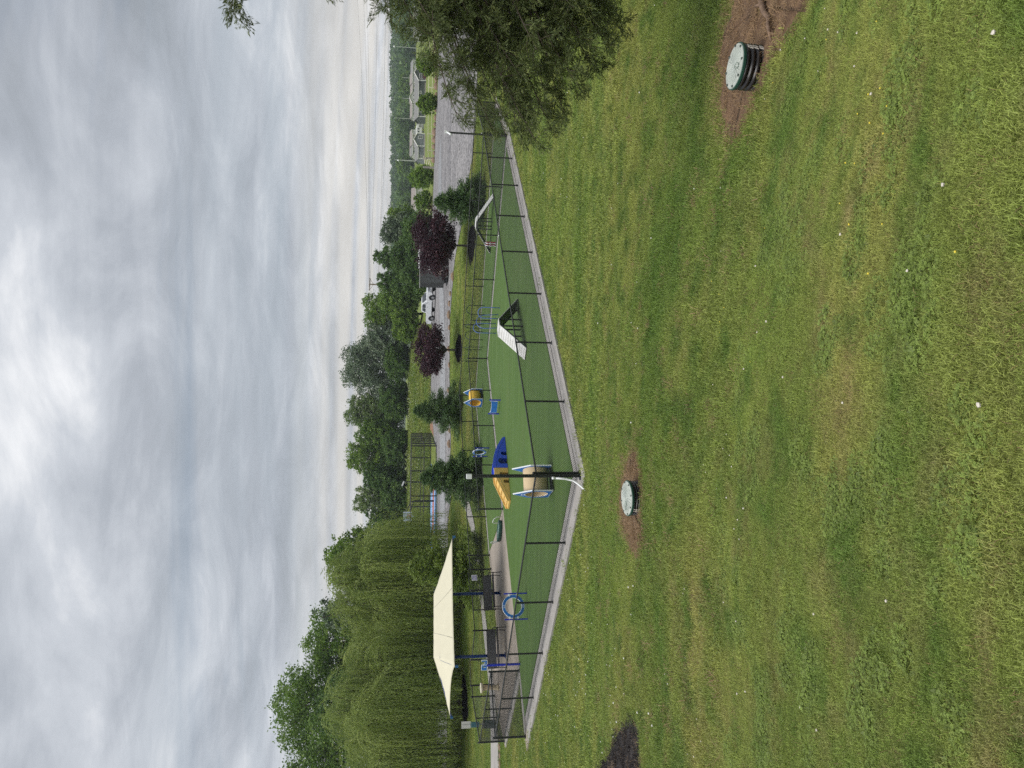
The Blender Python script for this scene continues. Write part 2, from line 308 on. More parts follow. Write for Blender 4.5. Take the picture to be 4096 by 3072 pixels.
def turf_mat():
    m = bpy.data.materials.new('turf'); m.use_nodes = True; nt = m.node_tree; N = nt.nodes.new; L = nt.links.new; p = nt.nodes['Principled BSDF']; g = N('ShaderNodeNewGeometry')
    mp = N('ShaderNodeMapping'); mp.inputs[2].default_value = (0, 0, math.radians(-37)); mp.inputs[3].default_value = (.06, 1.0, 1); L(g.outputs['Position'], mp.inputs[0])
    n = N('ShaderNodeTexNoise'); n.inputs['Scale'].default_value = 2.2; n.inputs['Detail'].default_value = 5; L(mp.outputs[0], n.inputs['Vector'])
    n2 = N('ShaderNodeTexNoise'); n2.inputs['Scale'].default_value = 120; n2.inputs['Detail'].default_value = 3; L(g.outputs['Position'], n2.inputs['Vector'])
    cr = N('ShaderNodeValToRGB'); L(n.outputs[0], cr.inputs[0]); e = cr.color_ramp.elements
    e[0].position = .25; e[0].color = (.060, .114, .026, 1); e[1].position = .75; e[1].color = (.098, .166, .042, 1)
    r = N('ShaderNodeMapRange'); r.inputs[1].default_value = .3; r.inputs[2].default_value = .7; r.inputs[3].default_value = .7; r.inputs[4].default_value = 1.25; L(n2.outputs[0], r.inputs[0])
    n3 = N('ShaderNodeTexNoise'); n3.inputs['Scale'].default_value = .45; n3.inputs['Detail'].default_value = 8; n3.inputs['Roughness'].default_value = .65; L(g.outputs['Position'], n3.inputs['Vector'])
    r3 = N('ShaderNodeMapRange'); r3.inputs[1].default_value = .52; r3.inputs[2].default_value = .72; r3.inputs[3].default_value = 0; r3.inputs[4].default_value = .28; L(n3.outputs[0], r3.inputs[0])
    wn = N('ShaderNodeMix'); wn.data_type = 'RGBA'; L(r3.outputs[0], wn.inputs[0]); L(cr.outputs[0], wn.inputs[6]); wn.inputs[7].default_value = (.13, .155, .062, 1)
    v = N('ShaderNodeVectorMath'); v.operation = 'SCALE'; L(wn.outputs[2], v.inputs[0]); L(r.outputs[0], v.inputs[3]); L(v.outputs[0], p.inputs['Base Color'])
    p.inputs['Roughness'].default_value = .75; p.inputs['Specular IOR Level'].default_value = .15
    b = N('ShaderNodeBump'); b.inputs['Strength'].default_value = .6; b.inputs['Distance'].default_value = .02; L(n2.outputs[0], b.inputs['Height']); L(b.outputs[0], p.inputs['Normal'])
    return m
TURF = turf_mat()
run1 = offset_poly([C0, C1, C2, C3, (-8.07, 34.34), (-12.2, 29.62), (-13.75, 27.9)], [.55, .3, .3, .02, .02, .02, .55])
tag(slab('near_turf', run1, -.03, .018, TURF), 'artificial turf of the near dog run', 'turf', kind='structure')
run2 = offset_poly([C1, BR, B1, B2, (-9.2, 40.6), C3, C2], [.3, .32, .32, .2, .05, .3, .3])
tag(slab('far_turf', run2, -.03, .019, TURF), 'artificial turf of the far dog run beyond the dividing fence', 'turf', kind='structure')
# ---------------------------------------------------------------- gravel lot, road, paths
def gravel_mat(name, c1, c2, big=.25, ruts=True, cell=14):
    m = bpy.data.materials.new(name); m.use_nodes = True; nt = m.node_tree; N = nt.nodes.new; L = nt.links.new; p = nt.nodes['Principled BSDF']; g = N('ShaderNodeNewGeometry')
    vo = N('ShaderNodeTexVoronoi'); vo.inputs['Scale'].default_value = cell; L(g.outputs['Position'], vo.inputs['Vector'])
    mp = N('ShaderNodeMapping'); mp.inputs[2].default_value = (0, 0, .35); mp.inputs[3].default_value = (.18, 1, 1); L(g.outputs['Position'], mp.inputs[0])
    n = N('ShaderNodeTexNoise'); n.inputs['Scale'].default_value = big; n.inputs['Detail'].default_value = 7; n.inputs['Roughness'].default_value = .6; L(mp.outputs[0], n.inputs['Vector'])
    cr = N('ShaderNodeValToRGB'); L(n.outputs[0], cr.inputs[0]); e = cr.color_ramp.elements; e[0].position = .35; e[0].color = (*c1, 1); e[1].position = .65; e[1].color = (*c2, 1)
    sp = N('ShaderNodeSeparateColor'); L(vo.outputs['Color'], sp.inputs[0])
    r = N('ShaderNodeMapRange'); r.inputs[3].default_value = .45; r.inputs[4].default_value = 1.5; L(sp.outputs[0], r.inputs[0])
    v = N('ShaderNodeVectorMath'); v.operation = 'SCALE'; L(cr.outputs[0], v.inputs[0]); L(r.outputs[0], v.inputs[3]); L(v.outputs[0], p.inputs['Base Color']); p.inputs['Roughness'].default_value = .9
    b = N('ShaderNodeBump'); b.inputs['Strength'].default_value = .6; b.inputs['Distance'].default_value = .03; L(vo.outputs['Distance'], b.inputs['Height']); L(b.outputs[0], p.inputs['Normal'])
    return m
GRAVEL = gravel_mat('gravel', (.15, .145, .15), (.25, .24, .24), .5, cell=6); ASPH = gravel_mat('worn_asphalt', (.21, .215, .225), (.27, .275, .285), .3, cell=14)
def strip(name, pairs, m, dz, nu=3, nv=20, drape=True):
    rows = []
    for (a, b), (c, d) in zip(pairs[:-1], pairs[1:]):
        for k in range(nu):
            t = k/nu; rows.append(((a[0]+(c[0]-a[0])*t, a[1]+(c[1]-a[1])*t), (b[0]+(d[0]-b[0])*t, b[1]+(d[1]-b[1])*t)))
    rows.append(pairs[-1]); V = []
    for p, q in rows:
        for j in range(nv+1):
            s = j/nv; x = p[0]+(q[0]-p[0])*s; y = p[1]+(q[1]-p[1])*s; V.append((x, y, ztf(x, y)+dz))
    n = nv+1; F = [(i*n+j, (i+1)*n+j, (i+1)*n+j+1, i*n+j+1) for i in range(len(rows)-1) for j in range(nv)]
    b = MB(); b.v = V; b.f = F; return b.build(name, m, smooth=True)
LOT = [((60, 56.5), (95, 100)), ((29, 55.9), (50, 100.3)), ((22.9, 55.5), (42, 100)), ((20.4, 56.2), (40, 105)), ((18.4, 57.3), (38, 112)), ((17.5, 58.8), (35, 114)), ((14, 63.2), (31, 119)), ((11.6, 67.5), (24, 124)), ((8.4, 69.6), (14, 119)), ((6, 70.8), (9.2, 114)), ((1.5, 70.6), (.3, 113)), ((-1.1, 70), (-3.4, 113)), ((-4.4, 68.8), (-6.6, 108)), ((-6, 68.6), (-7.4, 95)), ((-8, 69), (-8.5, 86)), ((-10, 67.3), (-12, 84)), ((-14, 70.2), (-16.5, 83)), ((-19, 69.2), (-22, 82)), ((-40, 68), (-40, 81)), ((-70, 67), (-70, 80))]
lot_poly = [p for p, q in LOT] + [q for p, q in LOT][::-1]
LOT = LOT[::-1]
tag(strip('gravel_lot', LOT, GRAVEL, .045), 'grey gravel lot and road behind the dog park', 'gravel road', kind='structure')
LANE = [((-70, 70.5), (-70, 76.5)), ((-40, 71), (-40, 76.8)), ((-19, 72), (-20, 77.5)), ((-10, 72.6), (-11, 78)), ((0, 74), (0, 79.8)), ((6, 75.5), (6, 82)), ((12, 78), (11, 85)), ((20, 82), (18, 89.5)), ((30, 86), (28, 93))]
tag(strip('asphalt_lane', LANE, ASPH, .06), 'pale worn asphalt lane running through the gravel', 'road', kind='structure')
PATH = [((-10.3, 66.6), (-8.6, 66.4)), ((-10.0, 62), (-8.5, 61.5)), ((-10.4, 58.5), (-9.2, 57.2)), ((-11.8, 54.5), (-10.8, 53.2)), ((-13.6, 50.5), (-12.3, 49.4)), ((-15.6, 46.5), (-14.2, 45.6)), ((-17.3, 43.2), (-15.6, 42.3)), ((-18.6, 41.2), (-17.35, 38.6)), ((-20.5, 40.6), (-18.9, 37.2)), ((-24, 40.0), (-22.6, 36.0)), ((-32, 38.5), (-31, 34.6))]
path_poly = [p for p, q in PATH] + [q for p, q in PATH][::-1]
tag(strip('sidewalk', PATH, CONC, .05, nv=3), 'pale concrete footpath curving from the road to the park gate', 'path', kind='structure')
# court behind the road
def blue_mat(): return mat('court_blue', (.22, .40, .68), .7, var=.12, scale=.6)
COURT = [((-26, 84.9), (-26, 108)), ((-12.1, 85.8), (-12.1, 108))]
tag(strip('court_surface', COURT, blue_mat(), .03, nv=16), 'blue painted basketball court surface', 'court', kind='structure')
tag(strip('court_key', [((-22, 93), (-22, 99)), ((-13, 93), (-13, 99))], mat('court_red', (.45, .17, .14), .7, var=.1), .04), 'red painted key on the blue court', 'court marking', kind='structure')
clay = [((-7.4, 88), (-7.2, 112)), ((-1.5, 114.6), (-1.2, 118))]
tag(strip('clay_patch', [((-7.3, 97), (-7.3, 111)), ((-2, 114), (-2.4, 119)), ((2.5, 114.5), (2.5, 116))], mat('red_clay', (.26, .14, .085), .95, var=.2, scale=1.5, bump=.4), .05), 'bare red clay bank beside the gravel road', 'soil', kind='structure')
# ---------------------------------------------------------------- chain-link fences
BLK = mat('black_vinyl', (.016, .018, .019), .45, spec=.5); WHT = mat('white_plastic', (.78, .79, .80), .4, var=.04, scale=3)
WIRE = mat('fence_wire', (.012, .014, .014), .5)
def chain(name, segs, parent, org, pitch_=.074, r=.0048):
    V = []; F = []
    nv = 0
    tri = np.array([[1, 0], [-.5, .866], [-.5, -.866]])*r
    for a, b, h in segs:
        a = np.array(a, float); b = np.array(b, float); d = b-a; Ln = np.hypot(*d); d = d/Ln; nrm = np.array([-d[1], d[0]])
        for sg in (1, -1):
            s0 = np.arange(-h if sg > 0 else 0, Ln if sg > 0 else Ln+h, pitch_)
            p0 = s0.copy(); q0 = np.zeros_like(s0); p1 = s0+sg*h; q1 = np.full_like(s0, h)
            lo = 0.0; hi = Ln
            for (pa, qa, pb, qb) in ((p0, q0, p1, q1), (p1, q1, p0, q0)):
                m = pa < lo; t = (lo-pa[m])/(pb[m]-pa[m]); qa[m] = qa[m]+(qb[m]-qa[m])*t; pa[m] = lo
                m = pa > hi; t = (hi-pa[m])/(pb[m]-pa[m]); qa[m] = qa[m]+(qb[m]-qa[m])*t; pa[m] = hi
            k = len(s0); off = (.003 if sg > 0 else -.003)
            base = np.stack([np.stack([a[0]+d[0]*p+nrm[0]*off, a[1]+d[1]*p+nrm[1]*off, .04+q], -1) for p, q in ((p0, q0), (p1, q1))], 1)  # k,2,3
            side = np.stack([d[0]*tri[:, 0]+nrm[0]*tri[:, 1], d[1]*tri[:, 0]+nrm[1]*tri[:, 1], np.zeros(3)], -1)
            P = base[:, :, None, :]+side[None, None]; V.append(P.reshape(-1, 3))
            i = nv+np.arange(k)[:, None]*6
            for u, v in ((0, 1), (1, 2), (2, 0)): F.append(np.concatenate([i+u, i+v, i+3+v, i+3+u], 1))
            nv += k*6
    V = np.concatenate(V)-np.array([org[0], org[1], 0]); o = mesh_np(name, V, np.concatenate(F), WIRE, parent); o['kind'] = 'stuff'; return o
def fence(label, pts, spans, h=1.22, ends=(True, True), skip=(), extra_h=0, big=.042, group='black chain-link fences of the dog park'):
    o = pts[0]; t = thing('chain_link_fence', label, 'fence', (o[0], o[1], 0), group=group)
    L_ = lambda p, z: (p[0]-o[0], p[1]-o[1], z); segs = []
    def post(p, r, hh):
        b = MB(); b.tube([L_(p, 0), L_(p, hh)], r, 10); b.lathe([(r*1.15, 0), (r*1.15, .02), (r*.7, .05), (.004, .06)], 10, L_(p, hh)); b.lathe([(r*2.1, 0), (r*2.1, .012)], 12, L_(p, .002)); b.build('post', BLK, t, smooth=False)
    for i, (a, b) in enumerate(zip(pts[:-1], pts[1:])):
        if i == 0 and ends[0]: post(a, big, h+.05)
        if i in skip:
            post(b, big, h+.05); continue
        n = spans[i]
        for k in range(1, n): post((a[0]+(b[0]-a[0])*k/n, a[1]+(b[1]-a[1])*k/n), .032, h-.03)
        if i < len(pts)-2 or ends[1]: post(b, big, h+.05)
        m = MB(); m.tube([L_(a, h), L_(b, h)], .026, 8); m.build('top_rail', BLK, t)
        m = MB(); m.tube([L_(a, .06), L_(b, .06)], .006, 5); m.build('tension_wire', BLK, t)
        # knuckles of the mesh standing just above the rail
        segs.append((a, b, h-.02))
    chain('chain_mesh', segs, t, o); return t
fence('nearest right-hand fence run from the light mast corner to the juniper', [C0, C1], [8], ends=(True, True))
fence('nearest left-hand fence run from the corner mast to the left end post', [C0, T1], [5], ends=(False, True))
fence('fence stepping around the grass wedge at the left end of the park', [T1, PP, T2], [1, 2], ends=(False, True))
fence('fence around the left entrance vestibule behind the benches', [T2, V3, (-16.75, 39.4)], [2, 1], ends=(False, True))
fence('short fence behind the shade canopy linking the entrance gates', [(-15.4, 39.6), V1, (-11.75, 40.35)], [1, 2], ends=(True, True))
fence('back fence along the far dog run, beyond the yellow tunnel', [(-10.9, 41.7), B2, B1, BR], [1, 5, 7], ends=(True, True))
fence('short right end fence of the far dog run beside the juniper', [BR, C1], [2], ends=(False, False))
fence('dividing fence between the near and far dog runs', [C1, C2, C3], [5, 4], ends=(False, True))
def gate(label, a, b, h, swing=0):
    d = Vector((b[0]-a[0], b[1]-a[1])); Ln = d.length-.06; t = thing('gate', label, 'gate', (a[0], a[1], 0), math.atan2(d.y, d.x)+swing)
    m = MB(); m.tube([(.04, 0, .1), (.04, 0, h), (Ln, 0, h), (Ln, 0, .1), (.04, 0, .1)], .02, 8); m.build('gate_frame', BLK, t)
    m = MB(); m.tube([(.04, 0, h*.55), (Ln, 0, h*.55)], .014, 8); m.build('brace', BLK, t)
    m = MB(); m.box((Ln-.06, -.03, h*.62), (.10, .05, .05)); m.build('latch', BLK, t)
    chain('chain_mesh', [((.04, 0), (Ln, 0), h-.05)], t, (0, 0)); return t
g1 = gate('open gate of the entrance vestibule beside the drinking fountain', (-16.75, 39.4), (-15.4, 39.6), 1.3, .25)
g2 = gate('gate with a small white notice behind the right bench', (-11.75, 40.35), (-10.9, 41.7), 1.35)
m = MB(); m.box((.9, -.05, 1.02), (.42, .01, .32)); sg = m.build('gate_sign', WHT, g2)
for k in range(4):
    m = MB(); m.box((.9, -.058, 1.13-.075*k), (.36 if k else .30, .004, .035)); m.build('lettering', mat('sign_purple', (.10, .07, .35), .5), sg)
# ---------------------------------------------------------------- light / camera masts
def mast(label, p, h, camr):
    t = thing('camera_mast', label, 'mast', (p[0], p[1], 0)); m = MB(); m.tube([(0, 0, 0), (0, 0, h)], .048, 12); m.lathe([(.13, 0), (.13, .015)], 12, (0, 0, 0)); m.build('pole', BLK, t)
    for s in (.35, .75, 1.12):
        m = MB(); m.lathe([(.056, 0), (.056, .03)], 12, (0, 0, s)); m.build('band', BLK, t)
    m = MB(); m.box((0, -.06, h-.08), (.13, .12, .15)); bx = m.build('junction_box', WHT, t, bevel=.01)
    if camr:
        m = MB(); m.tube([(0, -.1, h-.12), (-.08, -.2, h-.2)], .03, 8); m.tube([(-.06, -.18, h-.17), (-.22, -.36, h-.33)], .05, 10); m.build('camera', WHT, t)
    return t
mA = mast('tall black mast with white box at the near fence corner', (C0[0]-.06, C0[1]-.10), 3.16, False)
m = MB(); m.tube([(-.05, -.08, .74), (-.07, -.09, .45), (-.12, -.12, .22), (-.2, -.25, .10), (-.28, -.42, .02), (-.33, -.52, -.05)], .028, 10); m.lathe([(.036, 0), (.036, .09)], 10, (-.05, -.08, .72)); m.build('conduit', WHT, mA, smooth=True)
mB = mast('black mast with white security camera beside the juniper', (C1[0]-.05, C1[1]+.1), 3.25, True)
m = MB(); m.tube([(.05, -.06, .02), (.05, -.06, 1.35)], .025, 8); m.build('conduit', WHT, mB)
m = MB(); m.box((0, 0, 0), (.16, .12, .16)); e = m.build('junction_box', WHT, None, bevel=.01); e.location = (BR[0]-.1, BR[1]-.09, 1.2); tag(e, 'white electrical box on the far right fence corner post', 'electrical box')
# ---------------------------------------------------------------- dog agility equipment
BLU = mat('blue_panel', (.018, .155, .52), .5, dirt=(.03, .12, .38), var=.1, scale=5); BLU2 = mat('blue_steel', (.02, .05, .30), .35, spec=.5); EDGE = mat('white_core', (.80, .84, .88), .45)
DBL = mat('deep_blue_post', (.02, .035, .42), .35); TAN = mat('tan_plastic', (.60, .46, .28), .5, var=.05, scale=3); YEL = mat('yellow_plastic', (.80, .50, .06), .45, var=.05)
def aframe(label, loc, rz, group):
    t = thing('a_frame_ramp', label, 'agility ramp', (*loc, .02), rz, group)
    Wd, Hh, Lh, Pl = .62, 1.0, 1.83, .24; wt = mat('white_deck', (.64, .64, .635), .5, var=.05, dirt=(.50, .49, .46), scale=3); dk = mat('dark_frame', (.022, .028, .026), .5); un = mat('grey_underside', (.10, .115, .105), .6)
    for s in (-1, 1):
        a = Vector((s*Lh, 0, .03)); b = Vector((s*Pl, 0, Hh)); d = (b-a); Ln = d.length; mid = (a+b)/2; ang = math.atan2(d.z, d.x)
        R = Matrix.Rotation(-ang, 3, 'Y'); n = R @ Vector((0, 0, 1)); n = n if n.z > 0 else -n
        m = MB(); m.box(mid, (Ln, Wd, .03), rot=R); r = m.build('ramp', wt, t, bevel=.006)
        m = MB(); m.box(mid-n*.021, (Ln-.02, Wd-.1, .01), rot=R); m.build('underside', un, r)
        for q in (-1, 1):
            m = MB(); m.box(mid-n*.04+Vector((0, q*(Wd/2-.03), 0)), (Ln, .045, .06), rot=R); m.build('side_frame', dk, r)
        k = 12
        for i in range(k):
            c = a+d*((i+.7)/k)+n*.02; m = MB(); m.box(c, (.016, Wd-.1, .008), rot=R); m.build('cleat', mat('grip_grey', (.45, .45, .45), .8), r)
    m = MB(); m.box((0, 0, Hh+.012), (2*Pl+.06, Wd, .03)); p = m.build('platform', wt, t, bevel=.006)
    m = MB(); m.box((0, 0, Hh-.03), (2*Pl, Wd-.06, .05)); m.build('platform_frame', dk, p)
    for sx in (-1, 1):
        for sy in (-1, 1):
            m = MB(); m.box((sx*Pl, sy*(Wd/2-.04), Hh/2-.02), (.05, .05, Hh-.04)); m.build('leg', dk, t)
    return t
aframe('white A-frame dog ramp in the near run beside the front fence', (2.43, 30.56), math.radians(49.9), 'white A-frame dog ramps')
aframe('white A-frame dog ramp in the far run behind the red hydrant', (9.81, 43.58), math.radians(-32.3), 'white A-frame dog ramps')
def flat_fn(y0): return lambda u, v, w: (u, y0+w, v)
def circ(cx, cz, r, n=32, sx=1): return [(cx+r*sx*math.cos(2*math.pi*k/n), cz+r*math.sin(2*math.pi*k/n)) for k in range(n)]
def scale_about(P, c, k): return [(c[0]+(x-c[0])*k, c[1]+(z-c[1])*k) for x, z in P]
def panel_ring(outer, inner, parent, name, face, th=.04):
    m = MB(); m.ring(outer, inner, th, flat_fn(-th/2)); o = m.build(name, EDGE, parent)
    n = len(outer); ins = []; inn = []
    cx = sum(p[0] for p in outer)/n; cz = sum(p[1] for p in outer)/n
    ins = scale_about(outer, (cx, cz), .975); ci = (sum(p[0] for p in inner)/n, sum(p[1] for p in inner)/n); inn = scale_about(inner, ci, 1.05)
    for y0 in (-th/2-.004, th/2):
        m = MB(); m.ring(ins, inn, .004, flat_fn(y0)); m.build('blue_face', face, o)
    return o
def house_outline(n):   # pentagon resampled to match the round opening
    P = [(.475, .05), (.475, .75), (0, 1.31), (-.475, .75), (-.475, .05), (0, .05)]
    out = []
    for k in range(n):
        t = 2*math.pi*k/n; dx, dz = math.cos(t), math.sin(t); best = None
        for (x1, z1), (x2, z2) in zip(P, P[1:]+P[:1]):
            ex, ez = x2-x1, z2-z1; den = dx*ez-dz*ex
            if abs(den) < 1e-9: continue
            s = ((x1)*ez-(z1-.53)*ex)/den; q = ((x1)*dz-(z1-.53)*dx)/den
            if s > 0 and -1e-6 <= q <= 1+1e-6: best = s if best is None else min(best, s)
        out.append((dx*best, .53+dz*best))
    # snap nearest samples to the true corners
    for c in P[:5]:
        j = min(range(n), key=lambda i: (out[i][0]-c[0])**2+(out[i][1]-c[1])**2); out[j] = c
    return out
def tunnel(label, loc, rz, drum, group):
    t = thing('crawl_tunnel', label, 'dog tunnel', (*loc, .02), rz, group); n = 48; hw = .42
    for s in (-1, 1):
        piv = bpy.data.objects.new('end_panel', None)
        m = MB(); out = house_outline(n); inn = circ(0, .53, .37, n)
        m.ring(out, inn, .04, lambda u, v, w: (s*hw-.02+w, u, v)); o = m.build('end_panel', EDGE, t)
        for x0 in (s*hw-.024, s*hw+.02):
            m = MB(); m.ring(scale_about(out, (0, .6), .965), scale_about(inn, (0, .53), 1.05), .004, lambda u, v, w: (x0+w, u, v)); m.build('blue_face', BLU, o)
        for cz, hgt, wd in ((.97, .13, .22), (.97, .09, .17)):
            m = MB(); P = [(-wd/2, cz-hgt/2), (wd/2, cz-hgt/2), (wd/2, cz+hgt/2), (-wd/2, cz+hgt/2)]
            m.ring(P, scale_about(P, (0, cz), .86), .003, lambda u, v, w: (s*hw+(.0245 if s > 0 else -.0275)+w, u, v)); m.build('engraved_outline', EDGE, o)
        bpy.data.objects.remove(piv)
    m = MB(); N_ = 40; prof = [(-hw+.02, .41), (hw-.02, .41)]
    vs = []; fs = []
    for r in (.41, .37):
        for x in (-hw-.02, -hw+.05, 0, hw-.05, hw+.02):
            vs += [(x, r*math.cos(2*math.pi*k/N_), .53+r*math.sin(2*math.pi*k/N_)) for k in range(N_)]
    for L0 in (0, 5):
        for i in range(4):
            for k in range(N_):
                a = (L0+i)*N_; f = (a+k, a+(k+1) % N_, a+N_+(k+1) % N_, a+N_+k); fs.append(f if L0 == 0 else f[::-1])
    m.add(vs, fs); m.build('drum', drum, t, smooth=True)
    for q in (-1, 1):
        m = MB(); m.box((0, q*.3, .08), (2*hw-.06, .05, .06)); m.build('runner', mat('dark_frame', (.02, .02, .02)), t)
    return t
tunnel('tan drum crawl tunnel between blue doghouse panels at the near corner', (-3.22, 23.34), math.radians(21.7), TAN, 'doghouse crawl tunnels')
tunnel('yellow drum crawl tunnel between blue doghouse panels in the far run', (-.96, 48.05), math.radians(37), YEL, 'doghouse crawl tunnels')
def ring_jump(label, a, b, group, R_=.45):
    c = ((a[0]+b[0])/2, (a[1]+b[1])/2); t = thing('hoop_jump', label, 'hoop jump', (*c, .02), math.atan2(b[1]-a[1], b[0]-a[0]), group); hw = math.hypot(b[0]-a[0], b[1]-a[1])/2
    hw = max(hw, .49)
    panel_ring(circ(0, .56, R_), circ(0, .56, R_-.13), t, 'hoop', BLU)
    for s in (-1, 1):
        m = MB(); m.box((s*hw, 0, .46), (.055, .055, .92)); m.build('post', DBL, t, bevel=.006)
        for z in (.72, .40):
            m = MB(); m.box((s*(hw-.06), 0, z), (.10, .06, .06)); m.build('bracket', EDGE, t)
    for dx, dz in ((0, .385), (0, -.385)):
        m = MB(); m.ring([(dx-.05, .56+dz-.035), (dx+.05, .56+dz-.035), (dx+.05, .56+dz+.035), (dx-.05, .56+dz+.035)], [(dx-.04, .56+dz-.025), (dx+.04, .56+dz-.025), (dx+.04, .56+dz+.025), (dx-.04, .56+dz+.025)], .003, flat_fn(-.0275)); m.build('engraved_outline', EDGE, t)
    return t
ring_jump('blue hoop jump between two posts in front of the benches', (-9.25, 27.79), (-8.38, 28.15), 'blue hoop jumps')
ring_jump('blue hoop jump in the far run by the dark spruce', (-4.55, 44.34), (-3.92, 43.26), 'blue hoop jumps', .43)
# solid blue panel jump
t = thing('panel_jump', 'low blue panel jump between two short posts beside the yellow tunnel', 'panel jump', (-1.25, 38.22, .02), math.atan2(.59, -.72)+math.pi)
P = [(-.40, .14), (.40, .14), (.42, .16), (.41, .30), (.44, .50), (.40, .52), (.30, .475), (0, .46), (-.30, .475), (-.40, .52), (-.44, .50), (-.41, .30), (-.42, .16)]
m = MB(); m.prism(P, .04, flat_fn(-.02)); o = m.build('panel', EDGE, t)
for y0 in (-.024, .02):
    m = MB(); m.prism(scale_about(P, (0, .32), .96), .004, flat_fn(y0)); m.build('blue_face', BLU, o)
for s in (-1, 1):
    m = MB(); m.box((s*.49, 0, .3), (.055, .055, .60)); m.build('post', DBL, t, bevel=.006)
# red hydrant cutout
t = thing('hydrant_marker', 'red cutout fire hydrant standing in front of the far ramp', 'hydrant', (8.15, 41.35, .02), math.radians(56))
H_ = [(-.15, 0), (.15, 0), (.15, .06), (.11, .07), (.11, .26), (.17, .27), (.17, .37), (.11, .38), (.11, .46), (.14, .47), (.14, .50), (.10, .53), (.07, .58), (.03, .61), (.03, .65), (-.03, .65), (-.03, .61), (-.07, .58), (-.10, .53), (-.14, .50), (-.14, .47), (-.11, .46), (-.11, .38), (-.17, .37), (-.17, .27), (-.11, .26), (-.11, .07), (-.15, .06)]
RED = mat('hydrant_red', (.46, .035, .07), .45)
for y0 in (-.09, .05):
    m = MB(); m.prism(H_, .04, flat_fn(y0)); o = m.build('hydrant_panel', EDGE, t)
    for y1 in (y0-.004, y0+.04):
        m = MB(); m.prism([(x*.9, .02+z*.95) for x, z in H_], .004, flat_fn(y1)); o2 = m.build('red_face', RED, o)
    m = MB(); m.ring(circ(0, .33, .05, 16), circ(0, .33, .02, 16), .003, flat_fn(y0-.0075)); m.build('engraved_cap', EDGE, o)
for z in (.08, .5):
    m = MB(); m.box((0, 0, z), (.06, .12, .05)); m.build('spacer', RED, t)
tag(MB().box((8.35, 39.85, .0215), (.05, .9, .004), -.1).build('turf_line', mat('turf_white', (.6, .7, .55), .8)), 'short white stripe on the turf below the hydrant', 'turf line')
# hoops to weave through
def hoop(label, a, b, h, m_, group, lean=(0, 0)):
    c = Vector(((a[0]+b[0])/2, (a[1]+b[1])/2)); w = math.hypot(b[0]-a[0], b[1]-a[1])/2; t = thing('arch_hoop', label, 'arch hoop', (c.x, c.y, .02), math.atan2(b[1]-a[1], b[0]-a[0]), group)
    sh = h-w
    pts = [(-w, 0, 0), (-w, lean[1]*.5*sh, sh*.5), (-w, lean[1]*sh, sh)] + [(-w*math.cos(q), lean[1]*(sh+w*math.sin(q)), sh+w*math.sin(q)) for q in [math.pi*k/14 for k in range(1, 14)]] + [(w, lean[1]*sh, sh), (w, lean[1]*.5*sh, sh*.5), (w, 0, 0)]
    m = MB(); m.tube(pts, .023, 8); m.build('arch', m_, t, smooth=True)
    for s in (-1, 1):
        m = MB(); m.lathe([(.045, 0), (.045, .012)], 12, (s*w, 0, 0)); m.build('base_flange', m_, t)
HB = mat('hoop_blue', (.09, .16, .42), .35); HD = mat('hoop_green', (.012, .03, .025), .4)
gb = 'blue weave hoops in the near run'; gd = 'dark weave hoops in the far run'
hoop('front blue weave hoop, nearest the A-frame ramp', (3.59, 39.03), (4.17, 38.89), 1.17, HB, gb, (0, .12)); hoop('middle one of the three blue weave hoops', (3.10, 39.19), (3.88, 39.72), 1.22, HB, gb, (0, .10)); hoop('rear blue weave hoop, nearest the dividing fence', (2.89, 40.49), (3.46, 40.8), 1.3, HB, gb)
hoop('right-hand dark weave hoop in the far run', (4.64, 47.72), (5.25, 47.81), 1.2, HD, gd); hoop('dark weave hoop seen edge-on behind the blue hoops', (3.80, 48.9), (4.0, 48.2), 1.2, HD, gd); hoop('dark weave hoop just left of the blue hoops', (2.98, 48.44), (3.59, 48.87), 1.2, HD, gd); hoop('leftmost dark weave hoop seen edge-on near the back fence', (2.35, 49.5), (2.5, 48.8), 1.2, HD, gd)
# arched bridge climber, half yellow half blue
t = thing('bridge_climber', 'moulded plastic bridge climber, yellow stepped end and blue curved end', 'climber', (-5.74, 33.51, .02), math.radians(41.8))
def arch(x0, x1, h, n=8): # from right foot to left foot going over the opening (clockwise cut)
    c = (x0+x1)/2; r = (x1-x0)/2; return [(x0, 0)] + [(c-r*math.cos(math.pi*k/n), h-r+r*math.sin(math.pi*k/n)) for k in range(n+1)] + [(x1, 0)]
YB = mat('climber_yellow', (.74, .47, .13), .5, dirt=(.56, .38, .13), scale=4); BB = mat('climber_blue', (.035, .09, .58), .4, var=.04)
prY = [(0, 0)] + arch(1.02, 1.2, .27)[0:] + arch(1.42, 1.64, .43) + [(1.89, 0), (1.89, .62), (1.45, .60), (0, .10)]
prB = [(1.9, 0)] + arch(2.14, 2.48, .44) + arch(2.65, 2.87, .28) + [(3.8, 0), (3.78, .05), (3.62, .15), (3.3, .34), (2.95, .48), (2.6, .58), (2.25, .64), (1.9, .66)]
Wd = .74
def side_fn(y0): return lambda u, v, w: (u, y0+w, v)
def lip(pr, x0, x1): return [p for p in pr]
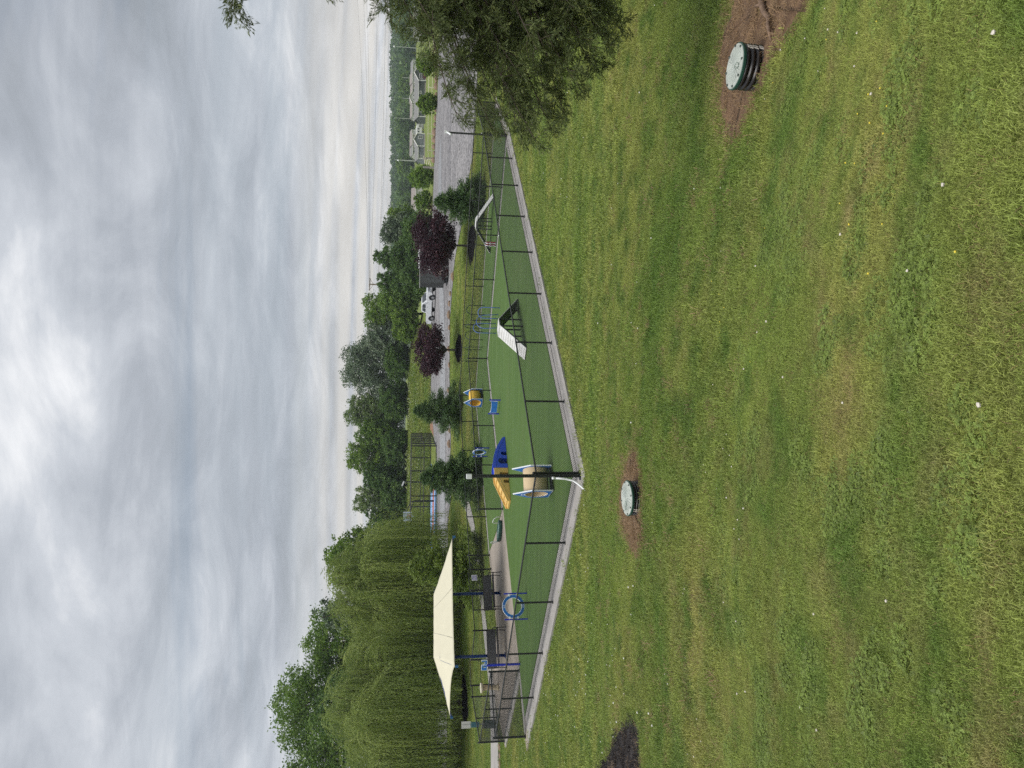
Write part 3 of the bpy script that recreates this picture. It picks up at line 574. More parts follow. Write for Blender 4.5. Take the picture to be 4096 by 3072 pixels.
for nm, pr, mt in (('stepped_half', prY, YB), ('curved_half', prB, BB)):
    m = MB(); m.prism(pr, Wd, side_fn(-Wd/2)); o = m.build(nm, mt, t, bevel=.012)
    top = [(0, .10), (1.45, .60), (1.89, .62)] if mt is YB else [(1.9, .66), (2.25, .64), (2.6, .58), (2.95, .48), (3.3, .34), (3.62, .15), (3.78, .05)]
    for q in (-1, 1):
        b = MB(); P = [(x, z-.01) for x, z in top]+[(x, z+.07) for x, z in reversed(top)]; b.prism(P, .05, side_fn(q*(Wd/2-.03)-.025)); b.build('side_rim', mt, o, bevel=.008)
        b = MB(); P = [(x, z-.09) for x, z in top[:-1]]+[(x, z-.05) for x, z in reversed(top[:-1])]; b.prism(P, .012, side_fn(q*(Wd/2+.003)-.006)); b.build('moulded_line', mt, o)
    if mt is YB:
        for k in range(5):
            x = .12+.3*k; b = MB(); b.box((x, 0, .10+x*.345+.02), (.06, Wd-.1, .05)); b.build('step', mt, o, bevel=.01)
# leash post with cut-out letters
t = thing('leash_post', 'blue post topped with a white-edged blue cutout sign, left of the benches', 'post', (-11.77, 29.63, .0), math.radians(-12))
m = MB(); m.box((0, 0, .72), (.075, .075, 1.44)); m.build('post', DBL, t, bevel=.008)
def outline(P, name): 
    m = MB(); m.prism(P, .05, flat_fn(-.025)); o = m.build(name, EDGE, t)
    c = (sum(p[0] for p in P)/len(P), sum(p[1] for p in P)/len(P))
    for y0 in (-.029, .025):
        b = MB(); b.prism(scale_about(P, c, .90), .004, flat_fn(y0)); b.build('blue_face', BLU, o)
def cshape(x0, x1, z0, z1, w, op):   # squared letter: 'r' opening on the right, 'u' opening upward
    if op == 'r': return [(x0, z0), (x1, z0), (x1, z0+w), (x0+w, z0+w), (x0+w, z1-w), (x1, z1-w), (x1, z1), (x0, z1)]
    return [(x0, z0), (x1, z0), (x1, z1), (x1-w, z1), (x1-w, z0+w), (x0+w, z0+w), (x0+w, z1), (x0, z1)]
outline(cshape(-.22, .03, 1.42, 1.66, .055, 'u'), 'cutout_letter'); outline([(-.16, 1.475), (-.10, 1.475), (-.10, 1.60), (-.04, 1.60), (-.04, 1.66), (-.16, 1.66)], 'cutout_letter'); outline([(.045, 1.42), (.25, 1.42), (.25, 1.66), (.19, 1.66), (.19, 1.49), (.105, 1.49), (.105, 1.55), (.045, 1.55)], 'cutout_letter')
# low green water trough with white hoops
t = thing('splash_trough', 'low dark green oval trough with white hoops at each end', 'water trough', (-7.7, 37.0, -.01), math.radians(-33))
GRN = mat('trough_green', (.02, .075, .06), .35); m = MB(); m.lathe([(.62, 0), (.70, .05), (.72, .17), (.70, .19), (.64, .19), (.60, .10), (.02, .09)], 32, sy=.5); m.build('basin', GRN, t, smooth=True)
m = MB(); m.lathe([(.625, .15), (.01, .151)], 32, sy=.5, cap=False); m.build('water', mat('trough_water', (.28, .40, .36), .08), t)
for s in (-1, 1):
    m = MB(); m.tube([(s*.66, -.1, .15), (s*.68, -.1, .45), (s*.72, -.1, .52)] + [(s*(.72+.22*math.sin(q)), -.1+.1*q, .30+.22*math.cos(q)) for q in (.5, 1, 1.5, 2, 2.5)] + [(s*.82, .2, .02)], .018, 8); m.build('spray_hoop', WHT, t, smooth=True)
# drinking fountain
t = thing('drinking_fountain', 'tan stone drinking fountain pedestal inside the entrance vestibule', 'fountain', (-15.95, 37.2, -.01), .4)
m = MB(); m.lathe([(.19, 0), (.19, .06), (.13, .1), (.115, .55), (.14, .78), (.16, .80)], 16); m.build('pedestal', mat('tan_stone', (.50, .42, .28), .8, var=.15, bump=.3), t, smooth=True)
m = MB(); m.lathe([(.08, .80), (.24, .86), (.26, .96), (.22, .97), (.18, .90), (.02, .88)], 20); m.build('bowl', mat('pale_stone', (.62, .58, .46), .6), t, smooth=True)
m = MB(); m.tube([(0, .1, .9), (0, .1, 1.02), (0, .04, 1.06)], .015, 8); m.build('spout', mat('steel', (.5, .5, .5), .25, 1), t)
# pet waste station
t = thing('waste_station', 'pet waste station with white notice and dark green bin by the path', 'waste station', (-17.95, 37.4, -.05), math.radians(20))
m = MB(); m.box((0, .03, .95), (.06, .06, 1.9)); m.build('post', mat('grey_steel', (.3, .3, .3), .4, .6), t)
m = MB(); m.box((0, -.02, 1.72), (.34, .02, .48)); s_ = m.build('notice', mat('notice_grey', (.62, .61, .59), .5), t)
m = MB(); m.box((.02, -.033, 1.72), (.03, .004, .44)); m.build('print', mat('print_grey', (.4, .4, .4), .5), s_)
m = MB(); m.box((0, -.05, 1.24), (.26, .10, .42)); m.build('bag_dispenser', mat('teal_plastic', (.06, .15, .19), .4), t, bevel=.01)
m = MB(); m.box((0, -.12, .46), (.40, .28, .62)); b_ = m.build('bin', mat('bin_green', (.012, .05, .045), .4), t, bevel=.02)
m = MB(); m.box((0, -.12, .79), (.42, .30, .05)); m.build('bin_lid', mat('bin_lid', (.09, .10, .10), .5), b_, bevel=.01)
# ---------------------------------------------------------------- benches
BR_ = mat('bench_steel', (.060, .052, .050), .42, .2, var=.1, scale=6); BM = mat('bench_mesh', (.075, .073, .074), .5, .2, var=.08, scale=30, bump=.5, bscale=120)
def bench(label, loc, rz):
    t = thing('park_bench', label, 'bench', (*loc, -.01), rz, 'perforated steel benches under the shade'); L2 = .92
    prof = [(-.26, .40), (-.24, .435), (0, .43), (.16, .425), (.20, .45)]
    m = MB(); vs = [(x, y, z) for x in (-L2, -L2/3, L2/3, L2) for y, z in prof]; n = len(prof)
    fs = [(i*n+j, (i+1)*n+j, (i+1)*n+j+1, i*n+j+1) for i in range(3) for j in range(n-1)]; m.add(vs, fs); o = m.build('seat', BM, t); o.modifiers.new('s', 'SOLIDIFY').thickness = .012
    prof = [(.20, .48), (.24, .62), (.29, .80), (.32, .90), (.35, .905)]
    m = MB(); vs = [(x, y, z) for x in (-L2, -L2/3, L2/3, L2) for y, z in prof]; m.add(vs, fs); o = m.build('backrest', BM, t); o.modifiers.new('s', 'SOLIDIFY').thickness = .012
    m = MB(); m.tube([(-L2, .335, .90), (L2, .335, .90)], .016, 8); m.build('back_rail', BR_, o)
    for y, z in ((-.25, .415), (.19, .43)):
        m = MB(); m.tube([(-L2, y, z), (L2, y, z)], .018, 8); m.build('seat_rail', BR_, t)
    for s in (-1, 1):
        x = s*(L2-.04)
        m = MB(); m.tube([(x, .28, .70), (x, .12, .66), (x, -.14, .66), (x, -.25, .62), (x, -.27, .5), (x, -.25, .40), (x, -.27, .2), (x, -.33, .02)], .021, 8); m.lathe([(.05, 0), (.05, .012)], 12, (x, -.33, .0)); m.build('front_leg', BR_, t, smooth=True)
        m = MB(); m.tube([(x, .33, .90), (x, .26, .66), (x, .18, .42), (x, .20, .2), (x, .27, .02)], .021, 8); m.lathe([(.05, 0), (.05, .012)], 12, (x, .27, .0)); m.build('rear_leg', BR_, t, smooth=True)
    return t
bench('dark steel bench under the shade, right of the two, behind the hoop jump', (-10.70, 36.60), math.radians(33.5)); bench('dark steel bench under the shade, left of the two', (-12.80, 34.35), math.radians(33.5))
# third item: trash receptacle style side table seen behind left bench
# ---------------------------------------------------------------- shade canopy
R3, F3, L3, K3 = Vector((-7.83, 36.1, 2.6)), Vector((-12.9, 32.5, 2.6)), Vector((-16.75, 35.9, 2.6)), Vector((-11.7, 39.5, 2.6)); A3, B3 = Vector((-10.85, 36.75, 3.47)), Vector((-13.6, 35.45, 3.47))
cen = (R3+L3)/2; t = thing('shade_canopy', 'cream fabric shade canopy on two blue posts over the benches', 'canopy', (cen.x, cen.y, 0)); off = Vector((cen.x, cen.y, 0))
FAB = mat('canopy_fabric', (.63, .595, .455), .75, spec=.2, var=.03, scale=1.2)
def fabric(a, b, c, d, sag, nu=28, nv=10):  # a-b eave, d-c ridge
    vs = []
    for j in range(nv+1):
        s = j/nv
        for i in range(nu+1):
            u = i/nu; e = a.lerp(b, u); inn = (cen-(a+b)/2); inn.z = 0; inn.normalize(); e = e + inn*(4*u*(1-u)*sag) + Vector((0, 0, 4*u*(1-u)*sag*.12)); r = d.lerp(c, u)
            p = e.lerp(r, s); p = p - Vector((0, 0, .22*s*(1-s)*(1 if sag > .2 else .6))); p = p + Vector((0, 0, .016*math.sin(9*(p.x+p.y*.6))*math.sin(2.6*p.x-3.1*p.y+s*4)*(.3+s*(1-s)*2.4))); vs.append(p-off)
    n = nu+1; return vs, [(j*n+i, j*n+i+1, (j+1)*n+i+1, (j+1)*n+i) for j in range(nv) for i in range(nu)]
for a, b, c, d, sag in ((R3, F3, B3, A3, .16), (F3, L3, B3, B3, .42), (L3, K3, A3, B3, .16), (K3, R3, A3, A3, .42)):
    vs, fs = fabric(a, b, c, d, sag); m = MB(); m.add(vs, fs); o = m.build('canopy_panel', FAB, t, smooth=True); o.modifiers.new('s', 'SOLIDIFY').thickness = .006
for (u0, u1) in ((.40, .22), (.80, .62)):   # sewn seams across the front panel
    p = [(R3.lerp(F3, u0)).lerp(A3.lerp(B3, u1), s)-Vector((0, 0, .20*s*(1-s)))+Vector((0, 0, .012))-off for s in [k/8 for k in range(9)]]
    p[0] = p[0]+Vector((-.06, .12, 0)); m = MB(); m.tube(p, .008, 5); m.build('seam', mat('seam', (.42, .41, .36), .8), t)
PB = mat('canopy_post_blue', (.012, .045, .20), .4)
for px, py in ((-10.98, 37.13), (-13.31, 34.66)):
    m = MB(); m.tube([(px-off.x, py-off.y, -.01), (px-off.x, py-off.y, 3.2)], .075, 14); m.build('post', PB, t, smooth=True)
    m = MB(); m.lathe([(.15, 0), (.15, .02)], 14, (px-off.x, py-off.y, 0)); m.build('base_plate', PB, t)
m = MB(); m.tube([A3-off-Vector((0, 0, .08)), B3-off-Vector((0, 0, .08))], .05, 8); m.build('ridge_beam', PB, t)
for e, r in ((R3, A3), (K3, A3), (F3, B3), (L3, B3)):
    m = MB(); d = (e-r); m.tube([r-off-Vector((0, 0, .1)), e-off-Vector((0, 0, .06))+d.normalized()*.05], [.045, .03], 8); m.build('rafter', PB, t)
    m = MB(); m.box(e-off+d.normalized()*.07-Vector((0, 0, .07)), (.10, .10, .14)); m.build('corner_fitting', mat('fitting_blue', (.02, .10, .24), .4), t)
# ---------------------------------------------------------------- septic risers in the lawn
def riser(label, p, rad, h, tilt, rz):
    t = thing('tank_riser', label, 'tank riser', p, rz, 'septic tank risers in the lawn'); t.rotation_euler = (tilt[0], tilt[1], rz)
    blk = mat('black_poly', (.010, .010, .012), .28, spec=.5, dirt=(.022, .017, .014), scale=5); lid = mat('lid_green', (.49, .52, .475), .55, dirt=(.31, .335, .30), scale=9); rim = mat('lid_rim', (.016, .06, .042), .4)
    prof = [(rad*.95, -.25)]
    k = 4
    for i in range(k):
        z0 = h*i/k; s = h/k; prof += [(rad*.90, z0), (rad*.90, z0+s*.25), (rad*1.0, z0+s*.4), (rad*1.0, z0+s*.85), (rad*.90, z0+s*.98)]
    m = MB(); m.lathe(prof, 40); m.build('body', blk, t, smooth=True)
    m = MB(); m.lathe([(rad*.99, h), (rad*1.03, h+.004), (rad*1.03, h+.03), (rad*.99, h+.036)], 40); l = m.build('lid_rim', rim, t)
    m = MB(); m.lathe([(rad*.985, h+.034), (rad*.97, h+.043), (.02, h+.046)], 40); l = m.build('lid', lid, t)
    pale = mat('lid_rib', (.50, .54, .50), .55)
    for i in range(24):
        a = 2*math.pi*i/24; r0, r1 = rad*(.18 if i % 2 else .08), rad*.80; m = MB(); m.box(((r0+r1)/2*math.cos(a), (r0+r1)/2*math.sin(a), h+.048), (r1-r0, .007, .008), a); m.build('lid_rib', pale, l)
    for i in range(8):
        a = 2*math.pi*(i+.4)/8; m = MB(); m.lathe([(.014, 0), (.014, .012), (.008, .016)], 8, (rad*.91*math.cos(a), rad*.91*math.sin(a), h+.042)); m.build('bolt', mat('bolt', (.08, .10, .09), .4, .5), l)
    m = MB(); m.ring(circ(rad*.0, rad*-.42, rad*.26, 20, .5), circ(0, rad*-.42, rad*.23, 20, .5), .006, lambda u, v, w: (v, u, h+.05+w)); m.build('lid_handle', mat('lid_mark', (.16, .22, .18), .5), l)
    for i, a in enumerate((-2.25, -2.12)):
        for z in (h*.25, h*.55, h*.8):
            m = MB(); m.tube([(rad*1.01*math.cos(a+q*.06), rad*1.01*math.sin(a+q*.06), z+.03*math.sin(q*2.2)) for q in (-1, -.5, 0, .5, 1)], .006, 6); m.build('rope_tie', mat('rope', (.62, .58, .52), .8), t)
    return t
riser('near black ribbed tank riser with pale green lid in red soil', (3.69, 7.80, ztf(3.69, 7.8)+.0), .25, .25, (.03, .06), 1.2)
riser('far low tank riser with pale green lid in a straw patch', (-1.89, 11.6, ztf(-1.89, 11.6)), .29, .16, (.02, .0), 0)
# ---------------------------------------------------------------- vegetation
def unit(v): return v/np.maximum(np.linalg.norm(v, axis=1, keepdims=True), 1e-9)
def leaves(name, C, D, Ls, ratio, m, parent, tint, tri=False):
    n = len(C); R = unit(rng.normal(size=(n, 3))); Sd = unit(np.cross(D, R)); Ls = np.broadcast_to(np.asarray(Ls, float), (n,))[:, None]; w = Ls*ratio
    if tri:
        V = np.stack([C-D*Ls*.5+Sd*w*.5, C-D*Ls*.5-Sd*w*.5, C+D*Ls*.5], 1); k = 3
    else:
        V = np.stack([C-D*Ls*.5, C-D*Ls*.08+Sd*w*.5, C+D*Ls*.5, C-D*Ls*.08-Sd*w*.5], 1); k = 4
    F = np.arange(n*k).reshape(n, k); return mesh_np(name, V.reshape(-1, 3), F, m, parent, attrs={'tint': np.repeat(np.clip(tint, 0, 1), k)})
def clumped(lobes, n, per=28, shell=.55, spread=.16, up=0.0):
    """leaf centres in clumps on the shells of ellipsoidal lobes [(c, (rx,ry,rz))]"""
    vol = np.array([r[0]*r[1] for c, r in lobes]); cnt = np.maximum(1, (n*vol/vol.sum()/per).astype(int)); P = []; T = []
    for (c, r), k in zip(lobes, cnt):
        d = unit(rng.normal(size=(k, 3))); rad = shell+(1-shell)*rng.random((k, 1))**.6; cc = d*rad*np.array(r)+np.array(c); ct = rng.normal(size=k)*.16
        q = np.repeat(cc, per, 0)+rng.normal(size=(k*per, 3))*np.array([spread, spread, spread*.7])*np.mean(r); P.append(q); T.append(.5+np.repeat(ct, per)+rng.normal(size=k*per)*.14)
    return np.concatenate(P), np.concatenate(T)
BARK = mat('bark', (.085, .065, .05), .9, var=.35, scale=6, bump=.8, bscale=18); BARKG = mat('grey_bark', (.14, .125, .11), .9, var=.3, scale=6, bump=.6, bscale=18)
LEAF = {
 'green': leaf_mat('leaf_green', (0.064, 0.133, 0.024), (0.139, 0.241, 0.039), (0.251, 0.357, 0.067)),
 'bright': leaf_mat('leaf_bright', (0.075, 0.142, 0.020), (0.149, 0.248, 0.035), (0.253, 0.355, 0.061)),
 'dark': leaf_mat('leaf_dark', (0.044, 0.098, 0.024), (0.092, 0.174, 0.039), (0.186, 0.277, 0.065)),
 'silver': leaf_mat('leaf_silver', (0.067, 0.108, 0.055), (0.149, 0.208, 0.124), (0.329, 0.380, 0.260), .25),
 'pale': leaf_mat('leaf_pale', (0.100, 0.157, 0.046), (0.172, 0.250, 0.078), (0.315, 0.386, 0.156)),
 'purple': leaf_mat('leaf_purple', (0.020, 0.009, 0.014), (0.046, 0.018, 0.029), (0.108, 0.037, 0.048), .25, .45),
 'willow': leaf_mat('leaf_willow', (.10, .15, .034), (.225, .30, .070), (.40, .47, .14), .45),
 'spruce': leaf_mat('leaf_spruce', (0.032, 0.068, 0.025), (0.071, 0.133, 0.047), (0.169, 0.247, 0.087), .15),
 'cypress': leaf_mat('leaf_cypress', (0.070, 0.119, 0.020), (0.147, 0.217, 0.039), (0.280, 0.350, 0.077), .2),
 'juniper': leaf_mat('leaf_juniper', (0.054, 0.078, 0.027), (0.112, 0.146, 0.050), (0.226, 0.253, 0.086), .2),
}
def tree(name, label, cat, x, y, h, rx, kind, n, ls, seed, z=None, base=.18, trunk=None, group=None, lobes_n=9, shape='round', spread=.16, ratio=.55, bark=None, lk=.36):
    rs = np.random.default_rng(seed); zb = ztf(x, y) if z is None else z; t = thing(name, label, cat, (x, y, zb), group=group); lob = []
    ch = h*(1-base); cz = h*base
    if shape == 'round':
        lob.append(((0, 0, cz+ch*.5), (rx*.62, rx*.62, ch*.42)))
        for i in range(lobes_n):
            a = 2*math.pi*(i*.618+rs.random()*.15); zf = .12+.80*(i+.5)/lobes_n; prof = math.sin(math.pi*min(.97, zf**.8))**.6; rr = rx*prof*.66; l = rx*(lk+.6*lk*rs.random()); lz = min(l*.9, ch*.26); lob.append(((rr*math.cos(a), rr*math.sin(a), cz+min(max(ch*zf*.93, lz*.8), ch-lz)), (l, l, lz)))
    elif shape == 'layered':
        for i in range(lobes_n):
            a = i*2.4+rs.random(); q = math.sqrt((i+.6)/lobes_n); rr = rx*.86*q; zf = .5+(rs.random()-.5)*math.sqrt(max(.08, 1-q*q))*.95; l = rx*(.17+.13*rs.random()); lob.append(((rr*math.cos(a), rr*math.sin(a), cz+ch*min(.93, max(.1, zf-.12*q*q+.06))), (l*1.25, l*1.25, min(l*.75, ch*.16))))
    elif shape == 'cone':
        for i in range(lobes_n):
            zf = (i+.3)/lobes_n; a = 2*math.pi*(i*.618); rr = rx*(1-zf)**.55; l = max(.26*rx, rr*.75); lob.append(((rr*.35*math.cos(a), rr*.35*math.sin(a), cz+ch*zf*.96), (l, l, ch/lobes_n*1.1)))
    elif shape == 'egg':
        lob.append(((0, 0, ch*.46+cz), (rx*.96, rx*.96, ch*.52)))
        for i in range(lobes_n):
            a = 2*math.pi*i*.618; zf = (i+.5)/lobes_n; rr = rx*.55*math.sin(math.pi*min(.95, zf*.9+.1)); l = rx*.5; lob.append(((rr*math.cos(a), rr*math.sin(a), cz+ch*(.15+.68*zf)), (l, l, l)))
    P, T = clumped(lob, n, spread=spread); P = P[P[:, 2] > .12]; T = T[:len(P)]
    D = unit(rng.normal(size=P.shape)+np.array([0, 0, .25])); leaves('crown', P, D, ls*(.7+.6*rng.random(len(P))), ratio, LEAF[kind], t, T)
    tr = trunk or max(.08, h*.018); bk = bark or BARK; m = MB(); pts = [(0, 0, -.1)]; 
    for k in range(1, 6): pts.append((rs.normal()*.02*h*k/5, rs.normal()*.02*h*k/5, h*(.8)*k/5))
    m.tube(pts, [tr*1.25, tr, tr*.85, tr*.6, tr*.4, tr*.15], 8); m.build('trunk', bk, t, smooth=True)
    if shape in ('round', 'layered'):
        m = MB()
        for c, r in lob[1:]:
            z0 = min(c[2]*.6, h*(.5 if shape == 'round' else .24)); m.tube([(0, 0, z0), (c[0]*.5, c[1]*.5, z0+(c[2]-z0)*.6), c], [tr*.5, tr*.3, tr*.1], 5, cap=False)
        m.build('limbs', bk, t, smooth=True)
    return t
# purple-leaved ornamental trees by the road with dark mulch rings
def mulch_ring(label, x, y, r, ry, mname, group='dark mulch rings', col=(.010, .009, .010), name='mulch_ring', th=.12):
    n = 40; rr = [r*(1+.10*math.sin(3*a+x)+.06*math.sin(7*a+y)+random.uniform(-.03, .03)) for a in [2*math.pi*k/n for k in range(n)]]
    b = MB(); vs = []; fs = []
    for j, (f, hz) in enumerate(((1, -.03), (.93, .02), (.8, th*.7), (.4, th), (.02, th*1.02))):
        for k in range(n):
            a = 2*math.pi*k/n; px_ = x+rr[k]*f*math.cos(a); py_ = y+rr[k]*f*math.sin(a)*ry; vs.append((px_, py_, ztf(px_, py_)+hz+random.uniform(-.015, .015)*(j > 0)))
    fs = [(j*n+k, j*n+(k+1) % n, (j+1)*n+(k+1) % n, (j+1)*n+k) for j in range(4) for k in range(n)]; b.add(vs, fs)
    return tag(b.build(name, mat(mname, col, 1.0, spec=0, var=.5, scale=14, bump=.9, bscale=30), smooth=True), label, 'mulch bed', group)
tree('plum_tree', 'purple-leaved plum tree at the road edge left of the pickup', 'tree', 3.0, 64.6, 4.05, 2.45, 'purple', 13500, .16, 1, base=.30, trunk=.09, group='purple plum trees', lobes_n=34, spread=.24, shape='layered', bark=BARKG)
tree('plum_tree', 'larger purple-leaved plum tree in front of the dark trailer', 'tree', 11.35, 58.8, 4.4, 2.8, 'purple', 17000, .16, 2, base=.26, trunk=.09, group='purple plum trees', lobes_n=40, spread=.24, shape='layered', bark=BARKG)
mulch_ring('black mulch ring under the left purple plum tree', 3.05, 64.0, 1.35, 1.6, 'black_mulch'); mulch_ring('black mulch ring under the right purple plum tree', 11.3, 57.4, 1.7, 1.3, 'black_mulch')
mulch_ring('dark mulch bed under the right willow', -17.4, 59.4, 1.4, 1.2, 'black_mulch'); mulch_ring('dark mulch bed under the left willow behind the waste station', -25.6, 57.7, 1.9, 1.0, 'black_mulch')
# conifers just behind the back fence
def conifer(label, x, y, h, r, kind, n, seed, group, ls=.17, droop=.25, gap=.0, name='conifer'):
    rs = np.random.default_rng(seed); zb = ztf(x, y); t = thing(name, label, 'conifer', (x, y, zb), group=group); P = []; D = []; T = []; mb = MB()
    nb = int(110); golden = 2.399963
    for i in range(nb):
        f = (i+.5)/nb; z = h*(.03+.94*f**1.1); R = r*((1-f)**.75)*(.58+.72*rs.random())+.10; a = i*golden+rs.normal()*.3; up = .35+.5*f
        tip = np.array([R*math.cos(a), R*math.sin(a), z+R*(up-droop-.35*rs.random())]); root = np.array([0, 0, z]); k = max(18, int(n/nb*(.25+1.9*(R/r)**1.4)))
        s = rs.random(k)**.55; ctr = root+(tip-root)*s[:, None]; ctr[:, 2] += np.sin(s*math.pi)*R*.06
        wid = .10+.20*R*(1-s*.75); off_ = rs.normal(size=(k, 3))*wid[:, None]*np.array([.75, .75, .5]); P.append(ctr+off_); dd = (tip-root)/max(np.linalg.norm(tip-root), .01)
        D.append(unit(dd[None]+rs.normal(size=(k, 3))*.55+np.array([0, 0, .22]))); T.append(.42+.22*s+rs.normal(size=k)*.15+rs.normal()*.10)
        if i % 2 == 0: mb.tube([tuple(root), tuple((root+tip)/2+np.array([0, 0, .04*R])), tuple(tip)], [.02, .012, .004], 4, cap=False)
    P = np.concatenate(P); D = np.concatenate(D); T = np.concatenate(T); ok = P[:, 2] > .06; P, D, T = P[ok], D[ok], T[ok]
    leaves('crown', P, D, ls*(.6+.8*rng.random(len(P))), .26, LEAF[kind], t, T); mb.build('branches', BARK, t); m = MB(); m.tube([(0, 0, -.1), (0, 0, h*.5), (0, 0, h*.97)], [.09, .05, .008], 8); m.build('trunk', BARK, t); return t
gc = 'conifers behind the back fence'
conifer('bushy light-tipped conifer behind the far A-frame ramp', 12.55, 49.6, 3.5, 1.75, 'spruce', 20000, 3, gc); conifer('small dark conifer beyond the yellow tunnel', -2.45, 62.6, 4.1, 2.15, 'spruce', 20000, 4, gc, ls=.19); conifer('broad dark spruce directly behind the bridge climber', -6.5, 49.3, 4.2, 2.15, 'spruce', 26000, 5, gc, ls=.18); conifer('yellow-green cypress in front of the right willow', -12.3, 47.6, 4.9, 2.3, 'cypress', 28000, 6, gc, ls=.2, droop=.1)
# clipped egg-shaped shrubs along the far side of the lot
gs = 'rounded shrubs along the far edge of the lot'
for i, (x, y, h, r, lab) in enumerate([(45.6, 102.5, 3.1, 1.65, 'rounded green shrub right of the bare gap beside the lot, partly behind juniper tips'), (39.6, 101.8, 2.9, 1.5, 'rounded green shrub in front of the dark green ranch house'), (33.6, 117, 3.5, 1.9, 'rounded shrub nearest the stacked stone wall'), (34.8, 122, 4.2, 2.0, 'taller rounded shrub just behind the stone wall'), (31.5, 124, 3.2, 1.75, 'second rounded shrub left of the stone wall'), (28.6, 127, 3.6, 2.0, 'third rounded shrub left of the stone wall'), (24.6, 128, 3.7, 2.2, 'leftmost bright shrub beside the purple plum tree'), (50.5, 101, 3.2, 1.7, 'rounded shrub mostly hidden behind the juniper')]):
    tree('round_shrub', lab, 'shrub', x, y, h, r, 'bright' if i in (0, 1, 6) else 'green', 7000, .24, 20+i, base=.0, group=gs, lobes_n=8, shape='egg', spread=.10)
# tall trees on the bank behind the road
gt = 'tall trees on the bank behind the road'
for i, (x, y, h, r, kind, n, lab, shp) in enumerate([
    (3.0, 141, 13.6, 6.4, 'silver', 26000, 'tallest silver-grey maple on the bank, behind the left plum tree', 'round'),
    (13.2, 138, 11.5, 4.6, 'bright', 15000, 'bright green tree behind the silver pickup', 'round'), (15.6, 133, 9.0, 4.0, 'green', 14000, 'smaller green tree just right of the pickup', 'round'),
    (22.0, 128, 10.2, 4.6, 'dark', 24000, 'dark feathery evergreen behind the dark trailer', 'cone'), (18.4, 131, 9.6, 3.9, 'dark', 20000, 'second dark evergreen beside the power pole', 'cone'), (27.6, 131, 9.2, 3.4, 'silver', 13000, 'silver-leaved tree above the larger plum tree', 'round'), (30.0, 134, 8.4, 3.0, 'bright', 9000, 'bright green tree behind the leftmost round shrub', 'round'), (8.2, 136, 9.2, 3.6, 'silver', 12000, 'silver-leaved sapling clump between maple and pickup', 'round'),
    (-5.6, 142, 13.0, 4.4, 'pale', 14000, 'pale loose-crowned tree left of the silver maple', 'round'), (-9.4, 139, 10.4, 4.0, 'green', 15000, 'mid-green tree above the flowering bank', 'round'), (-14.6, 141, 12.6, 4.6, 'bright', 18000, 'bright rounded tree above the court fence', 'round'), (-18.2, 138, 9.0, 3.8, 'dark', 14000, 'dark green tree behind the court backboard', 'round'), (-22.4, 139, 11.0, 3.6, 'pale', 10000, 'thin pale tree right of the willows', 'round'), (-25.6, 138, 8.2, 3.6, 'dark', 12000, 'dark conifer at the right edge of the willow', 'cone'),
    (-3.4, 136.6, 6.0, 4.0, 'dark', 13000, 'dark bushy undergrowth under the silver maple', 'round'), (4.0, 135, 5.0, 4.0, 'dark', 11000, 'dark undergrowth right of the flowering bank', 'round'), (10.6, 130, 5.2, 3.4, 'bright', 10000, 'bright green hedge bush above the pickup bonnet', 'round'), (25.6, 126.5, 5.5, 4.2, 'dark', 12000, 'dark undergrowth behind the white camper', 'round'), (19.5, 127, 5.5, 3.8, 'dark', 11000, 'dark undergrowth behind the utility trailer', 'round'), (-12.2, 136.8, 5.4, 4.0, 'dark', 12000, 'dark bushes above the middle of the bank', 'round'), (-20.4, 136.5, 5.4, 4.0, 'dark', 12000, 'dark bushes behind the basketball court', 'round'), (-30.4, 137, 9.0, 5.0, 'dark', 12000, 'dark tree hidden behind the willow edge', 'round')]):
    tree('bank_tree', lab, 'tree', x, y, h, r, kind, n, .36, 40+i, base=.05 if h < 7 else .12, group=gt, shape=shp, lobes_n=18 if shp == 'round' else 11, spread=.19, lk=.28)
# big trees behind the willows
gl = 'tall trees behind the willows'
for i, (x, y, h, r, kind, n, lab) in enumerate([(-38.0, 86, 19.6, 6.5, 'green', 30000, 'tallest tree at left with ragged top above the willows'), (-31.2, 88, 16.6, 5.2, 'green', 22000, 'broad green tree between the two willows'), (-46.0, 84, 18.8, 6.0, 'green', 22000, 'tall tree cut by the left edge of the view'), (-26.3, 84, 15.4, 2.6, 'silver', 3600, 'thin half-bare tree top poking above the right willow'), (-20.0, 82, 13.6, 4.0, 'bright', 15000, 'bright green tree behind the right side of the right willow'), (-36, 80, 13.5, 5.5, 'dark', 16000, 'dark tree filling the gap behind the left willow')]):
    tree('background_tree', lab, 'tree', x, y, h, r, kind, n, .32, 70+i, base=.15, group=gl, lobes_n=24, spread=.2, lk=.25)
